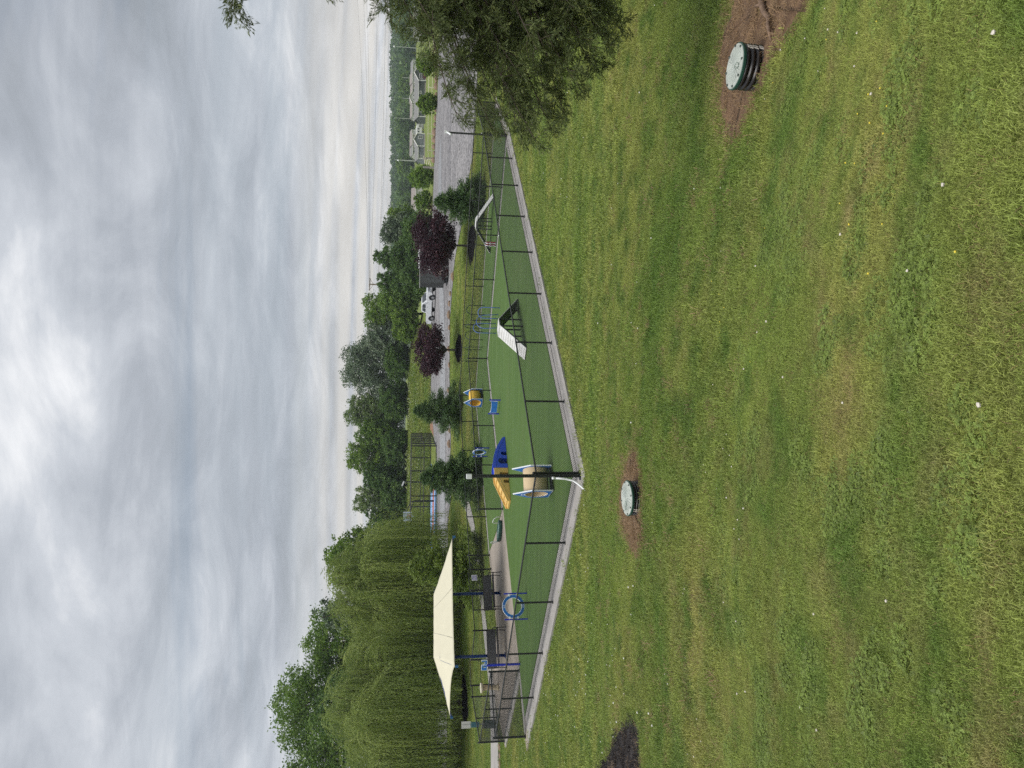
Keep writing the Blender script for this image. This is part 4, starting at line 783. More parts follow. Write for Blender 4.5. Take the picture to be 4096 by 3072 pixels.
# weeping willows
def willow(label, x, y, h, r, ns, seed):
    rs = np.random.default_rng(seed); zb = ztf(x, y); t = thing('weeping_willow', label, 'willow', (x, y, zb), group='weeping willows behind the shade canopy'); P = []; D = []; T = []; dom = []; nd = 66
    for i in range(nd):
        f = (i+.5)/nd; a = i*2.4+rs.random()*.5; q = r*.88*math.sqrt(min(1, f*1.1)); top = h*(1-.42*(q/r)**2); z = top*(.93-.45*rs.random()*(q/r)**.5); R = r*(.13+.15*rs.random()); dom.append((q*math.cos(a), q*math.sin(a), z, R))
    nsh = max(5, ns//nd//6)
    for cx, cy, cz, R in dom:
        dt = rs.normal()*.10; outw = unit(np.array([[cx, cy]])+1e-6)[0]
        for k0 in range(nsh):
            ph0 = rs.random()*6.283; L0 = min(cz-.35-.7*rs.random(), (1.8+5.2*rs.random())); st = rs.normal()*.20; R0 = R*(.25+1.25*rs.random()); dz0 = rs.normal()*.42; sx, sy = rs.normal(size=2)*.35
            if L0 < .5: continue
            for q_ in range(6):
                ph = ph0+rs.normal()*.16; Ls = L0*(.7+.4*rs.random()); Ra = R0*(.85+.3*rs.random()); k = max(6, int((Ls+Ra)/.16)); s = np.linspace(0, 1, k); hs = Ra/(Ra+Ls); u = np.clip(s/hs, 0, 1); w = np.clip((s-hs)/(1-hs), 0, 1); rad = Ra*np.sin(u*math.pi/2)+.10*w; wob = rs.random()*6; ox, oy = np.array([sx, sy])+rs.normal(size=2)*.11
                q = np.stack([cx+ox+math.cos(ph)*rad+outw[0]*.5*u+.07*np.sin(w*5+wob), cy+oy+math.sin(ph)*rad+outw[1]*.5*u+.07*np.cos(w*4+wob), cz+dz0+R*.35-Ra*.75*(1-np.cos(u*math.pi/2))-Ls*w], 1)+rs.normal(size=(k, 3))*.028
                tan = np.gradient(q, axis=0); D.append(unit(unit(tan)+rs.normal(size=(k, 3))*.34)); P.append(q); T.append(np.clip(.5+dt+st+rs.normal()*.06+.10*(1-s)+rs.normal(size=k)*.07, 0, 1))
    P = np.concatenate(P); D = np.concatenate(D); T = np.concatenate(T); ok = P[:, 2] > .3; P, D, T = P[ok], D[ok], T[ok]; leaves('foliage', P, D, .24*(.7+.6*rng.random(len(P))), .19, LEAF['willow'], t, T)
    m = MB(); m.tube([(0, 0, -.2), (.1, 0, h*.2), (0, .1, h*.45)], [.5, .38, .3], 10); m.build('trunk', BARK, t, smooth=True); m = MB()
    for cx, cy, cz, R in dom: m.tube([(0, 0, h*.34), (cx*.5, cy*.5, h*.34+(cz-h*.34)*.75), (cx, cy, cz+R*.2)], [.2, .11, .03], 6, cap=False)
    m.build('limbs', BARK, t, smooth=True); return t
willow('broad weeping willow at left, reaching the edge of the view', -27.2, 60.5, 11.3, 7.2, 7400, 5); willow('weeping willow right of the pair, behind the canopy ridge', -17.6, 63.0, 11.9, 5.0, 5000, 6); willow('third weeping willow at the far left, mostly outside the view', -38, 60, 10.6, 5.4, 3600, 8)
# ---------------------------------------------------------------- juniper in the right foreground
def juniper():
    rs = np.random.default_rng(12); bx, by = 7.3, 10.6; zb = ztf(bx, by); t = thing('juniper_tree', 'dark juniper tree hanging into the right side of the view', 'tree', (bx, by, zb)); o3 = np.array([bx, by, zb])
    mb = MB(); m = MB(); m.tube([(0, 0, -.1), (.05, 0, 1.5), (0, .05, 3.5), (.05, 0, 6.5)], [.2, .17, .13, .05], 10); m.build('trunk', BARK, t, smooth=True)
    P = []; D = []; T = []
    tips = JTIPS
    def spray(p, d, size, k=19):
        d = d/np.linalg.norm(d); R = rs.normal(size=3); s = np.cross(d, R); s /= np.linalg.norm(s); tt = .45+rs.normal()*.16
        f = np.linspace(.1, 1, k); side = np.where(np.arange(k) % 2 == 0, 1, -1)*(1-f)*.75; c = p+d*(size*f)[:, None]+s*(size*side*.55)[:, None]; dd = unit(d+s*side[:, None]*1.3+rs.normal(size=(k, 3))*.15); P.append(c); D.append(dd); T.append(np.clip(tt+.12*f+rs.normal(size=k)*.06, 0, 1))
    for tip in tips:
        tip = np.array(tip)-o3; z0 = np.clip(tip[2]+rs.uniform(.1, 1.0), .9, 6.2); root = np.array([0, 0, z0]); Ln = np.linalg.norm(tip-root); mid = (root+tip)/2+np.array([0, 0, .14*Ln]); 
        q = [root*(1-s)**2+2*mid*s*(1-s)+tip*s*s for s in np.linspace(0, 1, 9)]; mb.tube([tuple(v) for v in q], list(np.linspace(.026, .004, 9)), 5, cap=False)
        nb = int(10+Ln*5.8)
        for j in range(nb):
            s = .12+.88*(j+rs.random())/nb; p = root*(1-s)**2+2*mid*s*(1-s)+tip*s*s; tan = 2*(mid-root)*(1-s)+2*(tip-mid)*s; tan /= np.linalg.norm(tan); d = tan*.8+rs.normal(size=3)*.75+np.array([0, 0, -.12]); d /= np.linalg.norm(d); bl = (.22+.42*rs.random())*(1.1-.5*s); e = p+d*bl+np.array([0, 0, -.12*bl])
            mb.tube([tuple(p), tuple((p+e)/2+np.array([0, 0, .03])), tuple(e)], [.005, .0035, .002], 4, cap=False)
            for k in range(int(8+bl*16)):
                u = .15+.85*rs.random(); spray(p+(e-p)*u, d+rs.normal(size=3)*.55, .10+.11*rs.random())
        for k in range(8): spray(tip-tan*.1*k*.3, tan+rs.normal(size=3)*.35, .14+.08*rs.random())
    P = np.concatenate(P); D = np.concatenate(D); T = np.concatenate(T); leaves('foliage', P, D, .05*(.7+.6*rng.random(len(P))), .17, LEAF['juniper'], t, T); mb.build('branches', mat('juniper_twig', (.09, .07, .055), .9), t)
    return t
JTIPS = [(5.28,10.2,5.0),(5.03,10.0,4.69),(4.77,9.8,4.55),(5.26,10.4,4.41),(4.72,9.7,4.18),(4.22,9.6,3.88),(3.43,9.3,4.04),(3.97,9.8,3.78),(3.46,9.4,3.62),(3.62,9.9,3.32),(3.36,9.5,3.17),(3.17,9.3,2.99),(3.59,9.7,2.76),(3.89,10.0,2.49),(4.03,9.6,2.33),(4.54,10.1,1.99),(4.69,9.7,1.92),(5.31,10.2,1.67),(4.17,10.6,2.9),(5.32,10.8,3.8),(4.43,10.5,3.41),(4.57,10.9,2.62),(4.89,10.6,2.22),(5.11,10.9,3.14),(5.7,11.0,4.1),(5.33,10.2,3.67),(5.64,10.9,1.84),(5.18,10.3,2.51),(5.68,10.9,2.83),(4.83,9.6,3.48),(5.13,9.5,2.47),(5.42,9.9,2.02),(5.24,10.4,4.2),(4.12,9.4,3.23),(4.33,9.5,2.77),(5.12,9.8,4.49),(4.7,10.1,3.78),(4.37,9.2,3.03),(4.59,9.4,2.31),(5.01,10.9,3.48),(4.66,9.4,4.36),(5.15,9.6,5.83),(4.69,9.4,6.92),(4.24,9.9,2.58),(4.09,9.3,2.53),(3.79,10.1,2.9),(3.86,9.6,3.26),(7.15,11.44,4.17),(6.91,10.41,2.87),(7.3,11.26,3.04),(6.36,10.65,4.12),(6.41,11.27,3.17),(7.03,11.02,1.68),(5.8,9.2,2.79),(6.41,10.08,1.87),(6.11,10.52,1.98),(7.61,11.18,2.19),(7.28,11.05,3.37),(7.15,10.96,1.76),(6.04,11.22,3.55),(5.74,11.04,3.79),(5.53,10.4,2.58),(4.96,9.49,2.56),(6.49,10.54,2.1),(5.43,10.02,4.05),(6.87,10.77,1.99),(5.5,9.75,3.43),(6.04,11.31,3.89),(4.99,9.78,2.99),(7.82,11.9,1.79),(6.79,11.92,2.49),(5.05,9.35,2.52),(6.43,9.74,3.52),(4.92,9.55,3.91),(6.75,11.58,3.53),(5.48,9.8,1.96),(5.14,9.35,3.12),(6.68,10.85,2.52),(5.97,10.66,2.57),(6.82,10.59,2.92),(6.22,10.7,4.08),(5.68,9.25,2.58),(7.24,11.28,2.89),(7.12,11.75,3.24),(6.23,10.17,3.41),(7.1,10.73,3.11),(6.6,11.28,1.7),(6.02,11.28,1.62),(5.3,9.91,2.33)]
juniper()
# ---------------------------------------------------------------- road-edge boulders and stone wall
STONE = mat('tan_stone_rock', (.25, .175, .12), .9, var=.35, scale=2.5, bump=.7, bscale=9)
ordw = ['first', 'second', 'third', 'fourth', 'fifth', 'sixth', 'seventh', 'eighth', 'ninth', 'tenth', 'eleventh', 'twelfth', 'thirteenth', 'fourteenth']
def boulder(label, x, y, r, sq=(1.2, .9, .7), group=None, m=STONE):
    r *= .62; b = MB(); b.ico((0, 0, r*.25), r, 2, .13, (sq[0]*random.uniform(.8, 1.3), sq[1]*random.uniform(.8, 1.2), sq[2]*random.uniform(.7, 1.1))); o = b.build('boulder', m, smooth=True); o.location = (x, y, ztf(x, y)); o.rotation_euler = (0, 0, random.uniform(0, 3)); return tag(o, label, 'boulder', group)
for i, (x, y, r) in enumerate([(-8.1, 69.9, .45), (-5.9, 69.2, .55), (-4.6, 69.3, .4), (-2.4, 69.4, .36), (-.7, 70.3, .5), (1.8, 70.3, .42), (3.4, 71.0, .5), (5.5, 70.8, .4), (6.8, 71, .62), (7.9, 71.0, .45), (8.8, 70.2, .5), (10.2, 68.2, .55)]):
    boulder(f'tan boulder on the near road edge, {ordw[i]} from the left', x, y, r, group='boulders on the near road edge')
for i in range(13):
    x = 34.6+i*.85; boulder(f'rust-brown rock of the far lot edge, {ordw[i]} from the left', x, 111.6-.75*i+random.uniform(-.3, .3), random.uniform(.5, .85), (1.2, .9, .9), 'rocks edging the far side of the lot')
for i in range(9):
    boulder(f'pale rock on the flowering bank edge, {ordw[i]} from the left', -3.6+i*.7, 117.2+random.uniform(-.6, .6)-i*.15, random.uniform(.4, .7), group='rocks at the foot of the flowering bank', m=mat('pale_rock', (.34, .27, .20), .9, var=.3, scale=3, bump=.6))
for i in range(11):
    boulder(f'tan edging stone beside the left footpath, {ordw[i]} from the gate', -18.3-i*.42, 36.55-i*.05+random.uniform(-.06, .06), random.uniform(.16, .24), (1.3, .9, .7), 'edging stones beside the left footpath')
# ---------------------------------------------------------------- vehicles
GLASS = mat('dark_glass', (.02, .026, .03), .08, spec=.8); TYRE = mat('tyre', (.015, .015, .016), .8); RIM = mat('alloy', (.55, .56, .58), .3, .8); SILV = mat('silver_paint', (.68, .70, .73), .3, .1, spec=.6); BLKP = mat('black_trim', (.012, .012, .013), .4); CHR = mat('chrome', (.6, .6, .62), .15, 1)
def wheel(parent, x, y, r, w, rimm=RIM):
    m = MB(); n = 24
    def ringy(prof): return [(x+rr*math.cos(2*math.pi*k/n), y+yy, r+rr*math.sin(2*math.pi*k/n)) for rr, yy in prof for k in range(n)]
    prof = [(r*.62, -w/2), (r*.94, -w/2), (r, -w/2+.03), (r, w/2-.03), (r*.94, w/2), (r*.62, w/2)]; k_ = len(prof)
    m.add(ringy(prof), [(i*n+k, i*n+(k+1) % n, ((i+1) % k_)*n+(k+1) % n, ((i+1) % k_)*n+k) for i in range(k_) for k in range(n)]); o = m.build('wheel', TYRE, parent, smooth=True)
    s = 1 if y > 0 else -1; m = MB()
    m.add([(x+r*.62*math.cos(2*math.pi*k/n), y+s*(w/2-.03), r+r*.62*math.sin(2*math.pi*k/n)) for k in range(n)]+[(x, y+s*(w/2-.08), r)], [(k, (k+1) % n, n) for k in range(n)]); m.build('rim', mat('rim_dark', (.06, .06, .065), .5, .5), o)
    for q in range(6):
        a = 2*math.pi*q/6; m = MB(); m.box((x+r*.31*math.cos(a), y+s*(w/2-.025), r+r*.31*math.sin(a)), (r*.6, .03, r*.17), rot=Matrix.Rotation(-a, 3, 'Y')); m.build('spoke', rimm, o)
    return o
def pickup():
    t = thing('pickup_truck', 'silver crew pickup parked on the gravel road facing right', 'pickup', (10.9, 98.8, ztf(10.9, 98.8)+.05), math.radians(-48)); Wd = 1.0
    def ext(name, poly, w, mt, par=t, bev=.03, taper=1):
        m = MB(); n = len(poly); zt_ = max(p[1] for p in poly); zb_ = min(p[1] for p in poly)
        f = lambda z: 1-(1-taper)*((z-zb_)/(zt_-zb_)); vs = [(x, -w*f(z), z) for x, z in poly]+[(x, w*f(z), z) for x, z in poly]; m.add(vs, [tuple(range(n)), tuple(range(2*n-1, n-1, -1))]+[(k, n+k, n+(k+1) % n, (k+1) % n) for k in range(n)]); return m.build(name, mt, par, bevel=bev)
    def wa(c, r): return [(c+r*math.cos(math.pi*k/8), .40+r*math.sin(math.pi*k/8)) for k in range(8, -1, -1)]
    body = [(-2.9, .52)]+wa(-1.85, .50)+wa(1.95, .50)+[(2.85, .50), (2.92, .75), (2.88, 1.10), (2.75, 1.16), (1.25, 1.24), (1.05, 1.27), (-.85, 1.27), (-.9, 1.22), (-2.92, 1.22)]
    ext('body', body, Wd, SILV)
    cab = ext('cab', [(-.95, 1.25), (1.35, 1.23), (.62, 1.78), (.35, 1.87), (-.55, 1.88), (-.78, 1.82)], .93, SILV, taper=.84)
    m = MB(); m.add([(1.30, -.80, 1.30), (1.30, .80, 1.30), (.70, .72, 1.765), (.70, -.72, 1.765)], [(0, 1, 2, 3)]); o = m.build('windscreen', GLASS, t); o.location = (.035, 0, .02)
    for s in (-1, 1):
        m = MB(); m.add([(1.02, s*.945, 1.30), (.52, s*.865, 1.74), (-.02, s*.86, 1.76), (-.02, s*.945, 1.30)], [(0, 1, 2, 3)]); m.build('front_window', GLASS, t)
        m = MB(); m.add([(-.10, s*.945, 1.30), (-.10, s*.86, 1.76), (-.52, s*.862, 1.75), (-.80, s*.94, 1.32)], [(0, 1, 2, 3)]); m.build('rear_window', GLASS, t)
        m = MB(); m.box((.95, s*1.12, 1.36), (.12, .2, .18)); m.build('mirror', SILV, t, bevel=.03)
        m = MB(); m.box((2.86, s*.78, .98), (.16, .38, .2)); m.build('headlight', mat('lamp_glass', (.55, .57, .6), .15), t, bevel=.02)
        m = MB(); m.box((0, s*1.01, .45), (2.4, .08, .08)); m.build('running_board', BLKP, t)
        for x in (.25, -.62):
            m = MB(); m.box((x, s*1.008, 1.12), (.16, .03, .04)); m.build('door_handle', CHR, t)
        wheel(t, 1.95, s*.86, .40, .27); wheel(t, -1.85, s*.86, .40, .27)
    for z in (.83, .95, 1.06):
        m = MB(); m.box((2.91, 0, z), (.06, 1.15, .055)); m.build('grille_bar', BLKP if z != .95 else CHR, t)
    m = MB(); m.box((2.95, 0, .60), (.22, 1.92, .2)); m.build('front_bumper', CHR, t, bevel=.03); m = MB(); m.box((3.07, -.3, .62), (.02, .32, .17)); m.build('number_plate', WHT, t); m = MB(); m.box((-2.98, 0, .60), (.16, 1.8, .16)); m.build('rear_bumper', CHR, t, bevel=.02); m = MB(); m.box((-1.9, 0, 1.05), (1.9, 1.7, .4)); m.build('bed_liner', BLKP, t)
    m = MB(); m.box((0, 0, .50), (5.0, 1.5, .3)); m.build('chassis', BLKP, t); return t
pickup()
t = thing('utility_trailer', 'low utility trailer with lumber and blue tarp behind the pickup', 'trailer', (15.6, 99.8, ztf(15.6, 99.8)+.05), math.radians(5))
m = MB(); m.box((0, 0, .75), (3.2, 1.7, .5)); m.build('deck', BLKP, t, bevel=.02)
for x in (-.5, .4):
    for s in (-1, 1): wheel(t, x, s*.9, .34, .22)
for k in range(5):
    m = MB(); m.box((-.3+.1*k, -.6+.3*k, 1.05+.03*k), (2.2, .25, .09), .04*k); m.build('lumber', mat('lumber', (.42, .26, .13), .8, var=.2), t)
m = MB(); m.ico((-1.3, 0, 1.35), .42, 2, .15, (.8, 1, .7)); m.build('tarp', mat('blue_tarp', (.08, .20, .60), .5), t)
# dark clapboard trailer
t = thing('dark_trailer', 'dark grey trailer clad in horizontal boards behind the right plum tree', 'trailer', (12.75, 72.6, ztf(13, 72.0)), math.radians(4))
SID = mat('dark_siding', (.13, .136, .142), .45, var=.15, scale=2); SID2 = mat('dark_wall', (.02, .021, .023), .6); Lx = 5.3
m = MB(); m.box((0, 1.2, 1.72), (Lx, 2.4, 2.4)); body_ = m.build('body', SID2, t)
bd = None
for k in range(24):
    if bd is None:
        m = MB(); m.box((0, -.015, 0), (Lx, .03, .075), rot=Matrix.Rotation(.12, 3, 'X')); bd = m.build('siding_board', SID, body_)
        q = bd
    else:
        q = bd.copy(); COL.objects.link(q); q.parent = body_
    q.location = (0, 0, .58+k*.0985)
m = MB(); m.box((0, 1.2, 2.96), (Lx+.15, 2.55, .08)); m.build('roof', mat('roof_grey', (.35, .35, .34), .7), t); m = MB(); m.box((-.6, .9, 3.05), (.7, .6, .14)); m.build('roof_vent', WHT, t, bevel=.03)
for x in (-1.9, -.9, 1.6): 
    m = MB(); wheel(t, x, -.02, .36, .22)
m = MB(); m.box((0, .3, .42), (Lx-.2, .3, .22)); m.build('chassis', BLKP, t); m = MB(); m.box((-.75, -.05, .98), (.30, .02, .18)); m.build('number_plate', WHT, t)
m = MB(); m.lathe([(.33, -.04), (.33, .04), (.24, .09), (.02, .10)], 20); o = m.build('spare_wheel_cover', mat('cover_white', (.66, .64, .62), .5, dirt=(.35, .27, .2), scale=2), t, smooth=True); o.location = (-1.55, -.10, .86); o.rotation_euler = (math.pi/2, 0, 0)
for x in (-1.2, .2):
    m = MB(); m.box((x, -.03, 2.2), (.5, .02, .06)); m.build('window_slot', WHT, t)
for k in range(5):
    m = MB(); m.box((-1.3+.2*k, -.04, 2.05), (.12, .015, .10 if k % 2 else .2)); m.build('white_marking', WHT, t)
t = thing('camper', 'white camper roof showing above the right plum tree', 'camper', (15.2, 80.5, ztf(15.2, 80.5)), .1)
m = MB(); m.box((0, 0, 1.5), (3.4, 2.4, 2.0)); m.build('body', mat('camper_white', (.72, .72, .70), .4, var=.05), t, bevel=.12)
for x in (-1.4, 0, 1.4):
    m = MB(); m.box((x, -1.21, 1.8), (.9, .02, .6)); m.build('window', GLASS, t)
m = MB(); m.box((-.9, -.2, 2.58), (.9, .7, .2)); m.build('air_conditioner', WHT, t, bevel=.04)
for x in (-.5, .5): wheel(t, x, -1.1, .36, .22)
m = MB(); m.box((-1.6, -1.7, 2.2), (1.2, 1.0, .06)); m.build('awning', mat('awning_cream', (.62, .57, .36), .7), t)
# ---------------------------------------------------------------- basketball court fence and hoop
def tall_fence(label, pts, step, h, wire=.13):
    o = pts[0]; t = thing('court_fence', label, 'fence', (*o, 0), group='tall black fences of the basketball court'); segs = []
    for a, b in zip(pts[:-1], pts[1:]):
        d = Vector(b)-Vector(a); n = max(1, round(d.length/step))
        for k in range(n+1):
            p = Vector(a)+d*k/n; z = ztf(*p)+.03; m = MB(); m.tube([(p.x-o[0], p.y-o[1], z), (p.x-o[0], p.y-o[1], z+h)], .075, 6); m.build('post', BLK, t)
        za, zb = ztf(*a)+.03, ztf(*b)+.03
        for f in (1, .5, .03):
            m = MB(); m.tube([(a[0]-o[0], a[1]-o[1], za+h*f), (b[0]-o[0], b[1]-o[1], zb+h*f)], .05, 5); m.build('rail', BLK, t)
        segs.append((a, b, h))
    c = chain('chain_mesh', segs, t, o, wire, .0052); c.location.z = ztf(*pts[0]); return t
tall_fence('front fence of the basketball court behind the road', [(-26, 84.7), (-22.4, 84.7), (-7.6, 86.4)], 3.0, 3.05); tall_fence('right-hand side fence of the basketball court', [(-7.6, 86.4), (-7.6, 108)], 3.6, 3.05, .5); tall_fence('rear fence of the basketball court', [(-7.6, 108), (-26, 108)], 3.6, 3.05)
zc = ztf(-15.5, 92)+.03
t = thing('basketball_hoop', 'basketball hoop with clear backboard on a black bent pole', 'basketball hoop', (-15.4, 93.5, zc))
m = MB(); m.box((0, 0, 1.25), (.2, .2, 2.5)); m.build('pole', BLKP, t); m = MB(); m.tube([(0, 0, 2.4), (-.1, -.1, 3.0), (-.5, -.3, 3.15)], .09, 8); m.tube([(-.1, -.1, 3.0), (-1.35, -.5, 3.6)], .06, 8); m.tube([(-.1, -.1, 2.7), (-1.35, -.5, 3.05)], .06, 8); m.build('arm', BLKP, t)
m = MB(); m.box((-1.85, -.7, 3.4), (1.15, .05, 1.0), .35); bb = m.build('backboard', mat('backboard', (.55, .60, .66), .15), t); m = MB(); m.ring([(-.6, -.52), (.6, -.52), (.6, .52), (-.6, .52)], [(-.54, -.46), (.54, -.46), (.54, .46), (-.54, .46)], .02, lambda u, v, w: (-1.85+u*.94+.01, -.74+u*.34+w-.04, 3.4+v)); m.build('backboard_edge', WHT, bb)
m = MB(); m.ring([(-.22, -.3), (.22, -.3), (.22, .05), (-.22, .05)], [(-.17, -.25), (.17, -.25), (.17, 0), (-.17, 0)], .02, lambda u, v, w: (-1.85+u*.94, -.74+u*.34+w-.04, 3.35+v)); m.build('target_square', mat('target_red', (.5, .06, .05), .5), bb)
m = MB(); m.tube([(-1.75+.23*math.cos(a), -1.0+.23*math.sin(a), 3.05) for a in [2*math.pi*k/16 for k in range(17)]], .015, 5); m.build('rim', mat('rim_orange', (.55, .12, .03), .4), t); m = MB(); m.lathe([(.23, 3.05), (.17, 2.8), (.13, 2.62)], 14, (-1.75, -1.0, 0), cap=False); m.build('net', mat('net', (.6, .58, .52), .8), t)
t = thing('court_lamp', 'slim black lamp pole with white head at the court corner', 'lamp pole', (-12.0, 87.0, ztf(-12, 87)))
m = MB(); m.tube([(0, 0, 0), (0, 0, 4.0)], .06, 8); m.build('pole', BLK, t); m = MB(); m.box((-.2, -.1, 4.02), (.6, .2, .16), .3, Matrix.Rotation(.4, 3, 'Y')); m.build('lamp_head', WHT, t)
# ---------------------------------------------------------------- houses beyond the lot
def house(name, label, x, y, rz, l, w, hw, hr, wall, roof, trim, wins, z=None, gable='x', porch=False):
    z = ztf(x, y) if z is None else z; t = thing(name, label, 'house', (x, y, z), rz, group='houses beyond the gravel lot')
    m = MB(); m.box((0, 0, hw/2+.2), (l, w, hw+.4)); m.build('wall', wall, t)
    for k in range(int(hw/.4)):   # lap siding lines proud of the wall
        m = MB(); m.box((0, -w/2-.012, .5+k*.4), (l-.1, .02, .05)); 
        if k == 0: base_m = m.build('siding_course', wall, t)
        else:
            q = base_m.copy(); COL.objects.link(q); q.parent = t; q.location = (0, 0, k*.4)
    ov = .35; m = MB()
    if gable == 'x':   # ridge along local x
        for s in (-1, 1): m.add([(-l/2-ov, s*(w/2+ov), hw+.28), (l/2+ov, s*(w/2+ov), hw+.28), (l/2+ov, 0, hw+.4+hr), (-l/2-ov, 0, hw+.4+hr)], [(0, 1, 2, 3) if s < 0 else (3, 2, 1, 0)])
        g = MB()
        for s in (-1, 1): g.add([(s*l/2*.998, -w/2, hw+.38), (s*l/2*.998, w/2, hw+.38), (s*l/2*.998, 0, hw+.36+hr)], [(0, 1, 2)])
    else:
        for s in (-1, 1): m.add([(s*(l/2+ov), -w/2-ov, hw+.28), (s*(l/2+ov), w/2+ov, hw+.28), (0, w/2+ov, hw+.4+hr), (0, -w/2-ov, hw+.4+hr)], [(3, 2, 1, 0) if s < 0 else (0, 1, 2, 3)])
        g = MB()
        for s in (-1, 1): g.add([(-l/2, s*w/2*.998, hw+.38), (l/2, s*w/2*.998, hw+.38), (0, s*w/2*.998, hw+.36+hr)], [(0, 1, 2)])
        f = MB()
        for s in (-1, 1): f.tube([(s*(l/2+ov), -w/2-ov-.03, hw+.25), (0, -w/2-ov-.03, hw+.38+hr)], .14, 4)
        f.build('bargeboard', trim, t)
    r = m.build('roof', roof, t); r.modifiers.new('s', 'SOLIDIFY').thickness = .12; g.build('gable', wall, t)
    for sx in (-1, 1):
        m = MB(); m.box((sx*(l/2), -w/2-.02, hw/2+.2), (.25, .12, hw+.35)); m.build('corner_board', trim, t)
    m = MB(); m.box((0, -w/2-ov, hw+.26), (l+2*ov, .12, .22)) if gable == 'x' else m.box((0, 0, hw+.2), (l+.1, .1, .1)); m.build('fascia', trim, t)
    for wx, wz, ww, wh in wins:
        m = MB(); m.box((wx, -w/2-.03, wz), (ww+.3, .10, wh+.3)); f = m.build('window', trim, t); m = MB(); m.box((wx, -w/2-.085, wz), (ww, .02, wh)); m.build('pane', GLASS, f); m = MB(); m.box((wx, -w/2-.10, wz), (.07, .02, wh)); m.build('mullion', trim, f); m = MB(); m.box((wx, -w/2-.10, wz), (ww, .02, .07)); m.build('mullion', trim, f)
    m = MB(); m.box((0, -w/2-.02, .22), (l+.05, .1, .45)); m.build('foundation', mat('foundation', (.42, .38, .33), .9), t); return t
DG = mat('siding_dark_green', (.085, .10, .09), .7, var=.06); GR = mat('siding_grey', (.19, .205, .225), .7, var=.06); LG = mat('siding_light', (.55, .55, .54), .7, var=.05); TN = mat('siding_tan', (.42, .38, .30), .7, var=.05); SH = mat('shingle_grey', (.20, .20, .19), .9, var=.15, scale=3); SHB = mat('shingle_brown', (.26, .23, .21), .9, var=.15, scale=3); TR = mat('trim_white', (.75, .75, .73), .5); MR = mat('maroon', (.10, .03, .035), .7)
house('ranch_house', 'long dark green ranch house behind the rounded shrubs', 111.0, 285, 0, 13.8, 8, 2.6, 1.5, DG, SH, TR, [(-4.6, 1.75, 1.1, 1.3), (-.6, 1.9, 1, 1), (2.5, 2.1, .9, .5)])
hg = house('ranch_house', 'dark green gabled end of the ranch house with maroon porch', 120.2, 283, 0, 5.6, 8, 2.6, 1.6, DG, SH, TR, [(-1.2, 1.8, 1.5, 1.4), (1.2, 1.7, .8, 1.8)], gable='y'); m = MB(); m.box((.6, -5.2, .7), (5.4, 2.2, 1.2)); m.build('porch', MR, hg)
house('cottage', 'grey gabled cottage with a white window behind the white rails', 95.0, 285, 0, 4.8, 8, 2.6, 1.5, GR, SH, TR, [(.9, 1.9, .9, 1.4)], gable='y'); house('cottage', 'grey side wing joined to the gabled cottage', 90.4, 286, 0, 4.6, 7, 2.4, 1.2, GR, SH, TR, [(-1.5, 1.7, .9, 1.0)])
house('bungalow', 'tan bungalow behind the grey cottage', 115.4, 345, 0, 4.6, 8, 2.4, 1.2, TN, SHB, TR, [(1.2, 1.5, .7, .8)]); house('bungalow', 'pale grey bungalow left of the tan one', 110.9, 346, 0, 4.6, 8, 2.2, 1.0, LG, SH, TR, [(-1, 1.8, .9, 1), (1.8, 1.5, .8, .8)])
house('far_house', 'long white far house below the woods, leftmost of the back row', 132.5, 400, 0, 13, 8, 1.8, 1.1, LG, SHB, TR, [(-4,1.2,1,.8),(-1,1.2,1,.8),(3,1.2,1,.8)]); house('far_house', 'far house with brown roof above the ranch house ridge', 150, 400, 0, 6.4, 8, 1.8, 1.2, LG, SHB, TR, [(-2,1.2,.9,.8),(0,1.2,.9,.8),(2,1.2,.9,.8)])
house('far_house', 'pale gabled far house just right of the tan bungalow', 156.4, 399, 0, 5.6, 8, 2.0, 1.4, LG, SHB, TR, [(-1.2,1.3,.8,.9),(1.2,1.3,.8,.9)], gable='y'); house('far_house', 'cream far house with grey garage door', 162, 400, 0, 5.4, 8, 1.8, 1.2, mat('siding_cream', (.55, .52, .44), .7), SHB, TR, [(-1.2,1.1,1.6,1.2),(1.4,1.2,.8,.8)]); house('far_house', 'long white far house with several windows, right of the back row', 167.4, 399, 0, 5.2, 8, 2.0, 1.4, LG, SHB, TR, [(-1.5,1.2,.8,.8),(0,1.2,.8,.8),(1.5,1.2,.8,.8)]); house('far_house', 'light grey far house seen between juniper tips', 174, 400, 0, 6.5, 8, 1.8, 1.2, LG, SH, TR, [(-1.5,1.2,.8,.8),(1.5,1.2,.8,.8)])
house('bungalow', 'white bungalow hidden behind the juniper sprays', 150, 300, 0, 12, 8, 3.0, 1.6, LG, SH, TR, [(-3, 1.8, 1.2, 1.2), (2, 1.8, 1.2, 1.2)])
t = thing('tent_shelter', 'white peaked tent shelter beside the grey cottage', 'tent', (108.2, 300, ztf(108, 300)))
m = MB(); m.prism([(-2.1, 1.9), (2.1, 1.9), (2.1, 2.5), (-1.2, 3.1)], 6, lambda u, v, w: (u, w, v)); m.build('roof', mat('tent_white', (.78, .78, .76), .6), t); m = MB(); m.box((0, .4, 1.0), (4.0, .1, 1.8)); m.build('wall', mat('tent_grey', (.5, .5, .5), .7), t)
t = thing('camper', 'white travel camper parked beside the tent shelter', 'camper', (103.4, 299, ztf(103, 299)))
m = MB(); m.box((0, 0, 1.9), (4.9, 2.5, 2.5)); m.build('body', mat('camper_white', (.72, .72, .70)), t, bevel=.2)
for x in (-1.6, -.5, .6, 1.7):
    m = MB(); m.box((x, -1.27, 2.2), (.5, .04, .7)); m.build('window', GLASS, t)
for s in (-.5, .6): wheel(t, s, -1.2, .36, .22)
